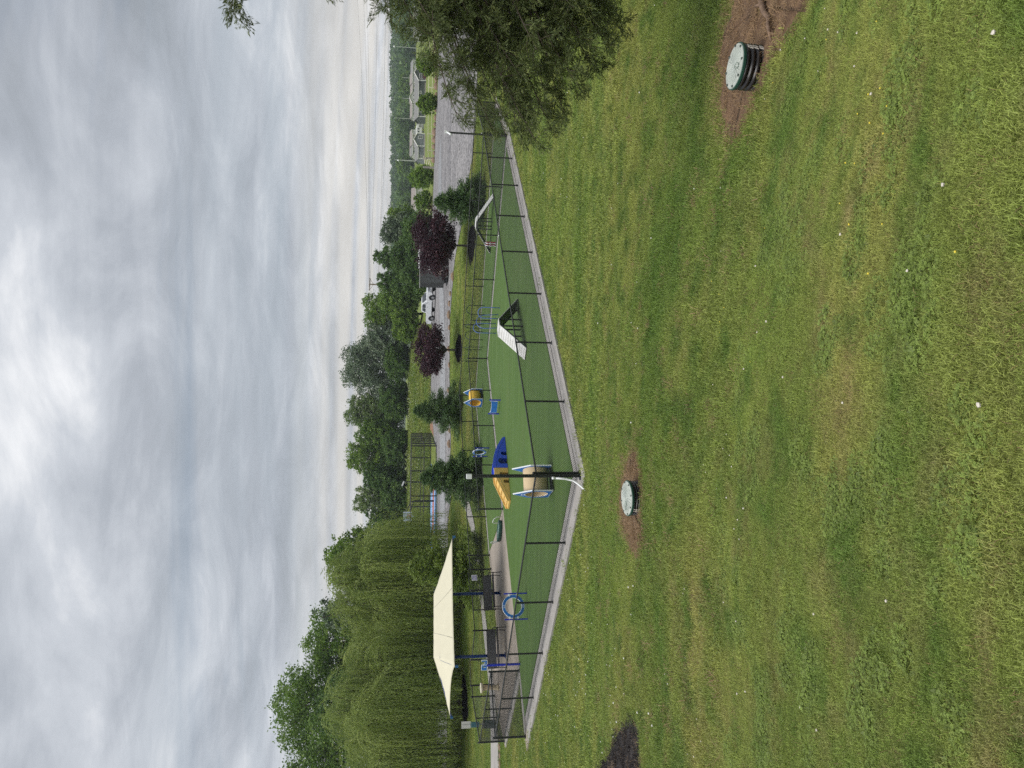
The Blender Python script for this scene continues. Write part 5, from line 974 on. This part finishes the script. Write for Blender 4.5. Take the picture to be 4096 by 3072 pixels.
t = thing('parked_car', 'white car parked on the far driveway', 'car', (127, 366, ztf(127, 366)), .1)
m = MB(); m.prism([(-2.2, .35), (2.2, .35), (2.2, .85), (1.2, .95), (.6, 1.45), (-1.1, 1.45), (-1.8, .95), (-2.2, .9)], 1.7, lambda u, v, w: (u, w-.85, v)); m.build('body', WHT, t, bevel=.06); m = MB(); m.box((-.2, -.87, 1.18), (1.7, .02, .34)); m.build('window', GLASS, t)
for x in (-1.35, 1.35): wheel(t, x, -.8, .33, .2)
# rail fence beyond the lot
t = thing('rail_fence', 'cream two-rail fence curving behind the rounded shrubs', 'fence', (0, 0, 0)); CR = mat('cream_rail', (.66, .62, .48), .7, var=.1)
rp = [(60, 116), (55, 119), (50, 121.5), (46, 122), (42, 121), (38.5, 119), (36.6, 116.6), (35.6, 114.2)]
for a, b in zip(rp[:-1], rp[1:]):
    for hz in (.35, .95):
        m = MB(); m.tube([(a[0], a[1], ztf(*a)+hz), (b[0], b[1], ztf(*b)+hz)], .055, 6); m.build('rail', CR, t)
for p in rp:
    m = MB(); m.box((p[0], p[1], ztf(*p)+.55), (.15, .15, 1.1)); m.build('post', CR, t)
t = thing('gate_post_frame', 'grey timber gate frame with broken white rails by the stone wall', 'gate', (34.9, 114.6, ztf(35, 114.6)))
for x in (-.5, .9):
    m = MB(); m.box((x, 0, .9), (.26, .26, 1.8)); m.build('post', mat('weathered_wood', (.30, .28, .25), .9, var=.2), t)
for k in range(4):
    m = MB(); m.tube([(-.3+.1*k, -.15, .5+.33*k), (.5+.25*k, -.3, .8+.3*k)], .06, 6); m.build('broken_rail', CR, t)
# ---------------------------------------------------------------- poles and wires
WOOD = mat('pole_wood', (.26, .20, .16), .9, var=.2, scale=3); PALEP = mat('pole_pale', (.42, .45, .40), .8)
def upole(label, x, y, h, z=None, arm=False, lamp=False, r=.14, m_=PALEP):
    z = ztf(x, y) if z is None else z; t = thing('utility_pole', label, 'utility pole', (x, y, z), group='utility poles'); m = MB(); m.tube([(0, 0, 0), (0, 0, h)], [r*1.2, r*.8], 8); m.build('pole', m_, t)
    if arm:
        for zz in (h-.25,):
            m = MB(); m.box((0, 0, zz), (3.6, .14, .16), .5); m.build('crossarm', WOOD, t)
        for s in (-1.6, -.6, .6, 1.6):
            m = MB(); m.lathe([(.07, 0), (.09, .1), (.05, .22)], 8, (s*.88, s*.48, h-.17)); m.build('insulator', mat('insulator', (.3, .3, .32), .3), t)
        m = MB(); m.tube([(-1.3, -.7, h-.3), (0, 0, h-1.1)], .04, 5); m.tube([(1.3, .7, h-.3), (0, 0, h-1.1)], .04, 5); m.build('brace', WOOD, t); m = MB(); m.lathe([(.32, 0), (.32, .75), (.2, .85)], 12, (.35, -.2, h-3.1)); m.build('transformer', mat('rusty', (.22, .10, .07), .8), t)
    if lamp:
        m = MB(); m.lathe([(.5, 0), (.45, .5), (.1, .9)], 10, (0, 0, h-.9)); m.build('lamp_head', mat('lamp_white', (.75, .78, .74), .4), t)
    return t
upole('wooden power pole with crossarm above the dark evergreens', 22.9, 170, 13.6, m_=WOOD, arm=True, r=.18)
for i, (x, y, zz, h, lm, lab) in enumerate([(146.5, 400, None, 12, False, 'pale pole above the white far house, second from left'), (124, 402, None, 12, False, 'pale pole right of the rounded shrub tops'), (120, 390, None, 10, True, 'pole with pale lamp near the rounded shrubs'), (158.5, 402, None, 8, False, 'pale pole behind the gabled far house'), (170, 402, None, 8, False, 'pale pole above the cream far house'), (186, 400, None, 13, True, 'tall pole with white lamp beside the juniper'), (193, 392, None, 12, True, 'rightmost pole with lamp half hidden by juniper')]):
    upole(lab, x, y, h, z=zz, lamp=lm)
def cable(label, a, b, sag, r=.02, n=24):
    a = Vector(a); b = Vector(b); pts = [a.lerp(b, k/n)-Vector((0, 0, sag*4*(k/n)*(1-k/n))) for k in range(n+1)]; m = MB(); m.tube(pts, r, 4, cap=False); o = m.build('power_line', mat('cable', (.05, .055, .06), .6)); return tag(o, label, 'power line', 'overhead power lines')
zp = ztf(22.9, 170); P0 = (22.9, 170, zp+13.45)
for i, (dx, dz, e, nm) in enumerate([(-1.6, 0, (230, 290, 37.6), 'highest'), (-.6, .0, (226, 290, 33.4), 'second highest'), (.6, 0, (228, 290, 31.6), 'third highest'), (1.6, -.1, (232, 292, 25.2), 'fourth highest'), (0, -1.9, (236, 292, 18.6), 'fifth highest')]):
    cable(f'{nm} power line running right from the wooden pole', (P0[0]+dx*.88, P0[1]+dx*.48, P0[2]+dz), e, 1.8)
for i, (dx, dz, e, nm) in enumerate([(-1.6, 0, (5, 92, 7.5), 'upper'), (.0, -1.5, (9, 92, 6.5), 'middle'), (.2, -3.2, (13, 95, 5.8), 'lower')]):
    cable(f'{nm} service wire sloping left from the wooden pole into the trees', (P0[0]+dx*.88, P0[1]+dx*.48, P0[2]+dz), e, 1.0, .018)
for i, (z1, z2) in enumerate([(17.8, 17.6), (13.4, 13.3), (8.4, 8.3)]):
    cable(f'{("upper", "middle", "lower")[i]} dark line crossing in front of the wooded ridge', (38, 330, z1+4.2), (330, 330, z2+3.8), 1.4, .04)
# ---------------------------------------------------------------- wooded ridge far behind
hx = np.linspace(-900, 1500, 60); hy = np.array([440, 480, 540, 620, 720, 820, 950, 1200, 1650]); hzv = np.array([5, 7.5, 10, 15, 22, 29, 31, 31, 26.])
HX, HY = np.meshgrid(hx, hy); HZ = np.repeat(hzv[:, None], 60, 1)*(.80+.28*np.clip((HX-100)/500, 0, 1))+1.5*np.sin(HX*.013)*np.sin(HY*.01); HZ[0] -= 2
ii = np.arange(60*9).reshape(9, 60); FF = np.stack([ii[:-1, :-1], ii[:-1, 1:], ii[1:, 1:], ii[1:, :-1]], -1).reshape(-1, 4)
tag(mesh_np('hills', np.stack([HX, HY, HZ], -1).reshape(-1, 3), FF, mat('hill_floor', (.035, .055, .02), .95, var=.3, scale=.02), smooth=True), 'low ridge beyond the houses', 'hill', kind='structure')
def forest():
    rs = np.random.default_rng(77); n = 1050; y = 455+rs.random(n)**1.1*420; x = 40+rs.random(n)*(.62*y+60); fz = np.interp(y, hy, hzv)*(.80+.28*np.clip((x-100)/500, 0, 1)); P = []; T = []
    for k in range(n):
        r = rs.uniform(3.4, 6.2); h = rs.uniform(9, 12.5); m_ = 110; c = np.array([x[k], y[k], fz[k]+h*.58]); d = unit(rs.normal(size=(m_, 3))); rad = .6+.4*rs.random((m_, 1)); P.append(c+d*rad*np.array([r, r, h*.46])); T.append(np.clip(.45+rs.normal()*.2+rs.normal(size=m_)*.12, 0, 1))
    P = np.concatenate(P); T = np.concatenate(T); o = leaves('forest', P, unit(rng.normal(size=P.shape)), 2.4*(.6+.8*rng.random(len(P))), .7, LEAF['dark'], None, T); tag(o, 'dark green woods covering the far ridge', 'forest', kind='stuff')
forest()
gm = 'trees among the far houses'
for i, (x, y, h, r, lab) in enumerate([(205, 418, 12, 6, 'broad tree behind the light grey far house'), (176, 425, 11, 6, 'green tree rising behind the gabled far house'), (152, 425, 12, 6.5, 'broad green tree behind the brown roofed far house'), (128, 425, 11.5, 6, 'green tree behind the leftmost far house'), (108, 400, 10, 6, 'green tree left of the far houses, above the shrubs'), (92, 380, 10, 6, 'green tree above the stone wall shrubs'), (78, 360, 9.5, 6, 'green tree left of the grey roofed shed'), (66, 330, 8.5, 5, 'tree just right of the bank trees')]):
    tree('far_tree', lab, 'tree', x, y, h, r, 'green' if i % 2 else 'dark', 5200, .9, 120+i, base=.05, group=gm, lobes_n=9, z=None)
house('shed', 'small tan roofed shed showing above the rounded shrubs', 76, 300, 0, 9, 6, 2.6, 1.8, LG, SHB, TR, [(-2, 1.8, .8, .8)])
# ---------------------------------------------------------------- bare soil, burnt patch, branch
DIRT_N = [(3.05, 8.15), (3.14, 8.6), (3.3, 9.0), (3.6, 9.2), (3.9, 9.5), (4.2, 9.35), (4.6, 9.7), (4.95, 9.7), (5.3, 9.4), (5.9, 9.2), (6.2, 8.2), (5.6, 7.2), (4.7, 6.5), (4.0, 6.2), (3.66, 6.37), (3.6, 6.8), (3.52, 7.26), (3.36, 7.55), (3.2, 7.85)]
DIRT_F = [(-1.05, 12.14), (-1.46, 13.0), (-1.91, 13.5), (-2.27, 13.55), (-2.73, 13.2), (-2.92, 12.0), (-2.78, 11.4), (-2.31, 11.05), (-1.83, 11.1), (-1.47, 11.4), (-1.26, 11.75)]
BURN = [(-8.9, 16.0), (-7.6, 14.3), (-7.07, 13.78), (-6.5, 13.1), (-6.1, 12.6), (-5.75, 11.9), (-5.75, 11.35), (-6.2, 11.1), (-7.0, 10.8), (-8.5, 11), (-9.6, 13)]
def resample(P, n, jit):
    P = [Vector(p) for p in P]; L = [ (P[(i+1) % len(P)]-P[i]).length for i in range(len(P))]; tot = sum(L); out = []
    for k in range(n):
        s = tot*k/n; i = 0
        while s > L[i]: s -= L[i]; i += 1
        out.append(P[i].lerp(P[(i+1) % len(P)], s/L[i])+Vector((random.uniform(-jit, jit), random.uniform(-jit, jit))))
    return out
def patch(name, label, cat, P, m, dz, jit=.10, depth=0.0, n=90):
    O = resample(P, n, jit); c = sum(O, Vector((0, 0)))/n; b = MB(); rings = (1, .94, .82, .65, .45, .25, .06); vs = []
    for j, f in enumerate(rings):
        for o in O:
            p = c+(o-c)*f; vs.append((p.x, p.y, ztf(p.x, p.y)+(-.01 if j == 0 else dz)-depth*(1-f)*1.2+random.uniform(-.012, .012)*(j > 0)))
    b.add(vs, [(j*n+k, j*n+(k+1) % n, (j+1)*n+(k+1) % n, (j+1)*n+k) for j in range(len(rings)-1) for k in range(n)]); return tag(b.build(name, m, smooth=True), label, cat, kind='structure')
SOIL = mat('red_soil', (.165, .100, .056), .95, dirt=(.062, .034, .020), scale=3.5, var=.2, bump=1.0, bscale=35); STRAWS = mat('straw_soil', (.165, .102, .054), .95, dirt=(.078, .045, .025), scale=5, var=.2, bump=1.0, bscale=40)
CHAR = mat('charred_ground', (.035, .028, .026), .95, dirt=(.010, .009, .010), scale=4, var=.2, bump=1.0, bscale=30)
patch('soil_patch', 'bare red soil around the near tank riser', 'bare soil', DIRT_N, SOIL, .022); patch('straw_patch', 'dead straw patch around the far tank riser', 'bare soil', DIRT_F, STRAWS, .018); patch('burnt_patch', 'blackened burnt grass patch at the left edge', 'burnt grass', BURN, CHAR, .02, .1)
t = MB(); q = [(4.75, 8.0), (4.46, 7.83), (4.3, 7.72), (4.12, 7.5), (4.0, 7.4), (3.86, 7.28), (3.76, 7.27)]
t.tube([(x, y, ztf(x, y)+.055+.02*math.sin(i*1.7)) for i, (x, y) in enumerate(q)], [.040, .036, .032, .028, .025, .02, .012], 8); t.tube([(4.46, 7.83, ztf(4.46, 7.83)+.06), (4.5, 7.95, ztf(4.5, 7.95)+.12)], [.022, .015], 6)
tag(t.build('fallen_branch', mat('dead_wood', (.19, .125, .085), .9, var=.3, scale=14, bump=.6), smooth=True), 'crooked brown fallen branch on the red soil beside the riser', 'branch')
for i, (x, y, r) in enumerate([(3.95, 8.55, .035), (4.75, 7.6, .05), (3.55, 8.3, .03), (3.7, 7.0, .04), (4.95, 8.3, .045), (3.45, 8.75, .03)]):
    boulder(f'small pale stone on the red soil, {ordw[i]} of the scattered ones', x, y, r, (1.2, 1, .7), 'small stones on the red soil', mat('pebble', (.42, .30, .21), .9, var=.2))
def grow(P, k):
    c = (sum(p[0] for p in P)/len(P), sum(p[1] for p in P)/len(P)); return [(c[0]+(x-c[0])*k, c[1]+(y-c[1])*k) for x, y in P]
# ---------------------------------------------------------------- grass: clumps instanced over the lawn
def blade_mat(name, fixed=None):
    m = bpy.data.materials.new(name); m.use_nodes = True; nt = m.node_tree; N = nt.nodes.new; L = nt.links.new; p = nt.nodes['Principled BSDF']
    if fixed: rgb = N('ShaderNodeRGB'); rgb.outputs[0].default_value = (*fixed, 1); c = rgb.outputs[0]
    else: c = add_grass_color(nt)
    at = N('ShaderNodeAttribute'); at.attribute_name = 'tint'; oi = N('ShaderNodeObjectInfo'); ad = N('ShaderNodeMath'); ad.operation = 'MULTIPLY_ADD'; L(oi.outputs['Random'], ad.inputs[0]); ad.inputs[1].default_value = .35; L(at.outputs['Fac'], ad.inputs[2])
    r = N('ShaderNodeMapRange'); r.inputs[1].default_value = 0; r.inputs[2].default_value = 1.35; r.inputs[3].default_value = .50; r.inputs[4].default_value = 1.85; L(ad.outputs[0], r.inputs[0])
    v = N('ShaderNodeVectorMath'); v.operation = 'SCALE'; L(c, v.inputs[0]); L(r.outputs[0], v.inputs[3]); L(v.outputs[0], p.inputs['Base Color']); p.inputs['Roughness'].default_value = .5; p.inputs['Specular IOR Level'].default_value = .35
    tr = N('ShaderNodeBsdfTranslucent'); L(v.outputs[0], tr.inputs[0]); ms = N('ShaderNodeMixShader'); ms.inputs[0].default_value = .3; L(p.outputs[0], ms.inputs[1]); L(tr.outputs[0], ms.inputs[2]); L(ms.outputs[0], nt.nodes['Material Output'].inputs[0]); return m
BLADE = blade_mat('grass_blade'); REDSTRAW = blade_mat('dead_straw', (.27, .18, .098)); STRAW_M = blade_mat('straw_blade', (.30, .20, .105)); CHAR_M = blade_mat('charred_blade', (.03, .024, .022)); CLOV = blade_mat('clover_leaf', (.165, .225, .046))
PROTO = bpy.data.collections.new('grass_clumps')
def blades(n, rad, h0, h1, w, lean, seed, m, flat=0.0):
    rs = np.random.default_rng(seed); a = rs.random(n)*6.283; r = rad*np.sqrt(rs.random(n)); B = np.stack([r*np.cos(a), r*np.sin(a), np.full(n, -.01)], 1); h = h0+(h1-h0)*rs.random(n); b = rs.random(n)*6.283; ln = lean*(.3+rs.random(n)); dv = np.stack([np.cos(b)*ln, np.sin(b)*ln], 1); s = np.stack([-np.sin(b), np.cos(b), np.zeros(n)], 1)*w*(.7+.6*rs.random(n))[:, None]
    mid = B+np.concatenate([dv*(h*.35)[:, None], (h*.6)[:, None]], 1); tip = B+np.concatenate([dv*h[:, None], (h*(1-.35*ln.clip(0, 1)))[:, None]], 1)
    V = np.stack([B-s*.5, B+s*.5, mid+s*.45, mid-s*.45, tip], 1).reshape(-1, 3); i = np.arange(n)[:, None]*5; me = bpy.data.meshes.new('clump')
    F = [tuple(x) for x in np.concatenate([i, i+1, i+2, i+3], 1)]+[tuple(x) for x in np.concatenate([i+3, i+2, i+4], 1)]; me.from_pydata([tuple(v) for v in V], [], F); at = me.attributes.new('tint', 'FLOAT', 'POINT'); at.data.foreach_set('value', np.repeat(rs.random(n), 5).astype(np.float32)); me.materials.append(m); me.update(); return me
def clover(n, rad, seed):
    rs = np.random.default_rng(seed); V = []; F = []; T = []
    for k in range(n):
        a = rs.random()*6.283; r = rad*math.sqrt(rs.random()); c = np.array([r*math.cos(a), r*math.sin(a), .006+.016*rs.random()]); tn = rs.random(); rot = rs.random()*6.28; R = .0036+.0026*rs.random(); tilt = rs.normal(size=2)*.3
        for q in range(3):
            f = rot+q*2.094; i = len(V)
            for da, rr in ((0, .1), (-.75, .8), (-.35, 1.25), (.35, 1.25), (.75, .8)):
                x, y = R*rr*1.3*math.cos(f+da), R*rr*1.3*math.sin(f+da); V.append(tuple(c+np.array([x, y, x*tilt[0]+y*tilt[1]]))); T.append(tn)
            F.append((i, i+1, i+2, i+3, i+4))
    me = bpy.data.meshes.new('clover'); me.from_pydata(V, [], F); at = me.attributes.new('tint', 'FLOAT', 'POINT'); at.data.foreach_set('value', np.array(T, np.float32)); me.materials.append(CLOV); me.update(); return me
def flower(rad, col, nm, stem=.07):
    b = MB(); b.ico((0, 0, stem), rad, 1, .18, (1, 1, .8)); me = bpy.data.meshes.new(nm); me.from_pydata(b.v, [], b.f); me.materials.append(mat(nm, col, .7)); me.update(); return me
protos = [blades(170, .085, .008, .024, .0020, .7, 1, BLADE), blades(170, .085, .009, .028, .0022, .8, 2, BLADE), blades(80, .06, .02, .055, .0026, .7, 3, BLADE), clover(120, .085, 4),      # 0-3 near
          blades(30, .085, .010, .028, .0016, 1.3, 5, STRAW_M), blades(130, .22, .022, .05, .0055, .7, 6, BLADE), blades(110, .2, .03, .07, .006, .8, 7, BLADE),                       # 4-6
          blades(150, .5, .03, .06, .014, .7, 8, BLADE), blades(130, .5, .035, .08, .016, .8, 9, BLADE),                                                                             # 7-8 far
          flower(.0085, (.62, .57, .50), 'clover_head', .04), flower(.006, (.72, .58, .06), 'yellow_flower', .05), flower(.02, (.74, .74, .66), 'far_flower', .07),               # 9-11
          blades(60, .16, .02, .08, .005, 1.9, 12, REDSTRAW), blades(60, .16, .03, .09, .007, 1.2, 13, CHAR_M), flower(.07, (.62, .64, .5), 'bank_flower', .4)]                                              # 12-14
for k, me in enumerate(protos):
    o = bpy.data.objects.new(f'clump_{k:02d}', me); PROTO.objects.link(o)
def scatter_nodes():
    g = bpy.data.node_groups.new('scatter', 'GeometryNodeTree'); g.interface.new_socket('Geometry', in_out='INPUT', socket_type='NodeSocketGeometry'); g.interface.new_socket('Geometry', in_out='OUTPUT', socket_type='NodeSocketGeometry'); N = g.nodes.new; L = g.links.new
    gi = N('NodeGroupInput'); go = N('NodeGroupOutput'); ci = N('GeometryNodeCollectionInfo'); ci.inputs[0].default_value = PROTO; ci.inputs[1].default_value = True; ci.inputs[2].default_value = True
    ip = N('GeometryNodeInstanceOnPoints'); ip.inputs['Pick Instance'].default_value = True
    def na(nm, ty):
        n = N('GeometryNodeInputNamedAttribute'); n.data_type = ty; n.inputs[0].default_value = nm; return n.outputs[0]
    L(gi.outputs[0], ip.inputs['Points']); L(ci.outputs[0], ip.inputs['Instance']); L(na('idx', 'INT'), ip.inputs['Instance Index']); L(na('rot', 'FLOAT_VECTOR'), ip.inputs['Rotation']); L(na('scl', 'FLOAT'), ip.inputs['Scale']); L(ip.outputs[0], go.inputs[0]); return g
SC = scatter_nodes()
def scatter(name, label, cat, P, idx, scl, tilt=.08):
    n = len(P); me = bpy.data.meshes.new(name); me.vertices.add(n); me.vertices.foreach_set('co', np.asarray(P, np.float32).ravel()); a = me.attributes.new('idx', 'INT', 'POINT'); a.data.foreach_set('value', np.asarray(idx, np.int32)); a = me.attributes.new('scl', 'FLOAT', 'POINT'); a.data.foreach_set('value', np.asarray(scl, np.float32))
    R = np.stack([rng.normal(size=n)*tilt, rng.normal(size=n)*tilt, rng.random(n)*6.283], 1); a = me.attributes.new('rot', 'FLOAT_VECTOR', 'POINT'); a.data.foreach_set('vector', R.astype(np.float32).ravel()); me.update(); o = bpy.data.objects.new(name, me); COL.objects.link(o); md = o.modifiers.new('scatter', 'NODES'); md.node_group = SC; return tag(o, label, cat, kind='stuff')
def field(y0, y1, st, xm=.66, pad=.8, xmax=1e9):
    ys = np.arange(y0, y1, st); out = []
    for y in ys:
        w = min(xm*y+pad, xmax); xs = np.arange(-w, w, st); out.append(np.stack([xs, np.full(len(xs), y)], 1))
    P = np.concatenate(out); return P+rng.uniform(-.5, .5, P.shape)*st
mulch_c = [(3.05, 64.0, 1.5, 2.3), (11.3, 57.4, 1.8, 2.3), (-17.4, 59.4, 1.5, 1.8), (-25.6, 57.7, 2.0, 2.0)]
slab_out = offset_poly(park, [-.5, -.35, -.3, -.3, -.3, -.3, -.3, -.3, -.3, -.25, -.5])
def bare(P, patches=True):
    x, y = P[:, 0], P[:, 1]; m = inpoly(x, y, slab_out) | inpoly(x, y, lot_poly) | inpoly(x, y, path_poly)
    if patches: m |= inpoly(x, y, DIRT_N) | inpoly(x, y, DIRT_F) | inpoly(x, y, BURN)
    for cx, cy, a, b in mulch_c: m |= ((x-cx)/a)**2+((y-cy)/b)**2 < 1
    m |= (np.hypot(x-3.69, y-7.8) < .34) | (np.hypot(x+1.89, y-11.6) < .34); return m
_tab = np.random.default_rng(99).normal(size=(64, 64))
def vnoise(x, y):
    xi = np.floor(x).astype(int); yi = np.floor(y).astype(int); fx = x-xi; fy = y-yi; fx = fx*fx*(3-2*fx); fy = fy*fy*(3-2*fy); g = lambda a, b: _tab[a % 64, b % 64]
    return (g(xi, yi)*(1-fx)+g(xi+1, yi)*fx)*(1-fy)+(g(xi, yi+1)*(1-fx)+g(xi+1, yi+1)*fx)*fy
def wav(x, y, f, s): return 1.1*vnoise(x*f*.6+s*7.3, y*f*.6+s*3.1)+.6*vnoise(x*f*1.5+s*2.2, y*f*1.5+s*5.7)+.35*vnoise(x*f*4+s, y*f*4)
LP, LI, LS = [], [], []
def put(P, I, Sx): LP.append(np.concatenate([P, zt(P[:, 0], P[:, 1])[:, None]], 1)); LI.append(I); LS.append(Sx)
P = field(1.9, 7.2, .048); P = P[~bare(P)]; r = rng.random(len(P)); w1 = wav(P[:, 0], P[:, 1], 2.3, .7); w2 = wav(P[:, 0], P[:, 1], 3.4, 2.1); I = np.where(r < .5, 0, 1); I[(w1 > .8) & (r < .45)] = 2; I[(w2 > .8) & (r > .76)] = 3; I[(w2 < -1.0) & (r < .28)] = 4; I[rng.random(len(P)) < .05] = 4; I[rng.random(len(P)) < .03] = 2; I[rng.random(len(P)) < .02] = 2; put(P, I, .75+.5*rng.random(len(P)))
P = field(7.0, 16.5, .12); P = P[~bare(P)]; I = np.where(rng.random(len(P)) < .6, 5, 6); I[rng.random(len(P)) < .04] = 12; put(P, I, .75+.5*rng.random(len(P)))
P = field(16, 62, .33); P = P[~bare(P)]; I = np.where(rng.random(len(P)) < .6, 7, 8); put(P, I, .75+.5*rng.random(len(P)))
P = field(62, 72, .5, xmax=22); P = P[~bare(P)]; put(P, np.full(len(P), 8), .9+.4*rng.random(len(P)))
scatter('lawn_grass', 'green and olive grass blades of the sloping lawn', 'grass', np.concatenate(LP), np.concatenate(LI), np.concatenate(LS))
LP, LI, LS = [], [], []
P = field(2.4, 9, .22); P = P[~bare(P)]; k = (rng.random(len(P)) < .035+.12*(wav(P[:, 0], P[:, 1], 2.3, 5) > .9)); put(P[k], np.full(k.sum(), 9), .8+.5*rng.random(k.sum()))
k = (rng.random(len(P)) < .35*((wav(P[:, 0], P[:, 1], 2.6, 1.2) > .75) & (P[:, 0] > .2))); put(P[k], np.full(k.sum(), 10), .8+.5*rng.random(k.sum()))
P = field(9, 33, .4); P = P[~bare(P)]; k = rng.random(len(P)) < np.where(P[:, 0] < -3, .10+.30*(wav(P[:, 0], P[:, 1], .7, 2) > .5), .03); put(P[k], np.full(k.sum(), 11), .5+.45*rng.random(k.sum()))
scatter('clover_flowers', 'white clover and small yellow flower heads dotted over the lawn', 'flowers', np.concatenate(LP), np.concatenate(LI), np.concatenate(LS))
LP, LI, LS = [], [], []
for poly, st, ii_, pr in ((DIRT_N, .10, 12, .55), (DIRT_F, .085, 12, .8), (BURN, .12, 13, .9), (BURN, .2, 12, .18), (grow(DIRT_N, 1.13), .16, 12, .4), (grow(DIRT_F, 1.18), .14, 12, .5), (grow(BURN, 1.08), .2, 12, .4)):
    xs = [p[0] for p in poly]; ys = [p[1] for p in poly]; gx_, gy_ = np.meshgrid(np.arange(min(xs), max(xs), st), np.arange(min(ys), max(ys), st)); P = np.stack([gx_.ravel(), gy_.ravel()], 1)+rng.uniform(-.5, .5, (gx_.size, 2))*st; k = inpoly(P[:, 0], P[:, 1], poly) & (rng.random(len(P)) < pr) & ~bare(P, False); P = P[k]; put(P, np.full(len(P), ii_), .5+.5*rng.random(len(P)))
scatter('dead_straw', 'dead straw and charred stubble lying on the bare patches', 'straw', np.concatenate(LP), np.concatenate(LI), np.concatenate(LS), .3)
LP, LI, LS = [], [], []
P = rng.uniform((-34, 113), (6, 136), (1700, 2)); k = wav(P[:, 0], P[:, 1], .35, 1)+rng.normal(size=len(P))*.6 > .3; P = P[k]; put(P, np.full(len(P), 14), .5+.7*rng.random(len(P))); P = rng.uniform((-36, 112), (8, 137), (9000, 2)); put(P, np.full(len(P), 8), 2.2+2.5*rng.random(len(P)))
scatter('bank_meadow', 'tall grass with white wildflowers on the bank behind the road', 'meadow', np.concatenate(LP), np.concatenate(LI), np.concatenate(LS))

# ---------------------------------------------------------------- thin summer haze
hz = MB(); hz.box((0, 800, 24), (3400, 1900, 50.4)); ho = hz.build('haze', None); tag(ho, 'thin blue summer haze in the air over the whole scene', 'haze', kind='stuff')
hm = bpy.data.materials.new('haze'); hm.use_nodes = True; hn = hm.node_tree; hn.nodes.clear(); _o = hn.nodes.new('ShaderNodeOutputMaterial'); _v = hn.nodes.new('ShaderNodeVolumePrincipled'); _v.inputs['Color'].default_value = (.80, .88, .97, 1); _v.inputs['Density'].default_value = .00028; _v.inputs['Anisotropy'].default_value = .2; hn.links.new(_v.outputs[0], _o.inputs['Volume']); ho.data.materials.append(hm)
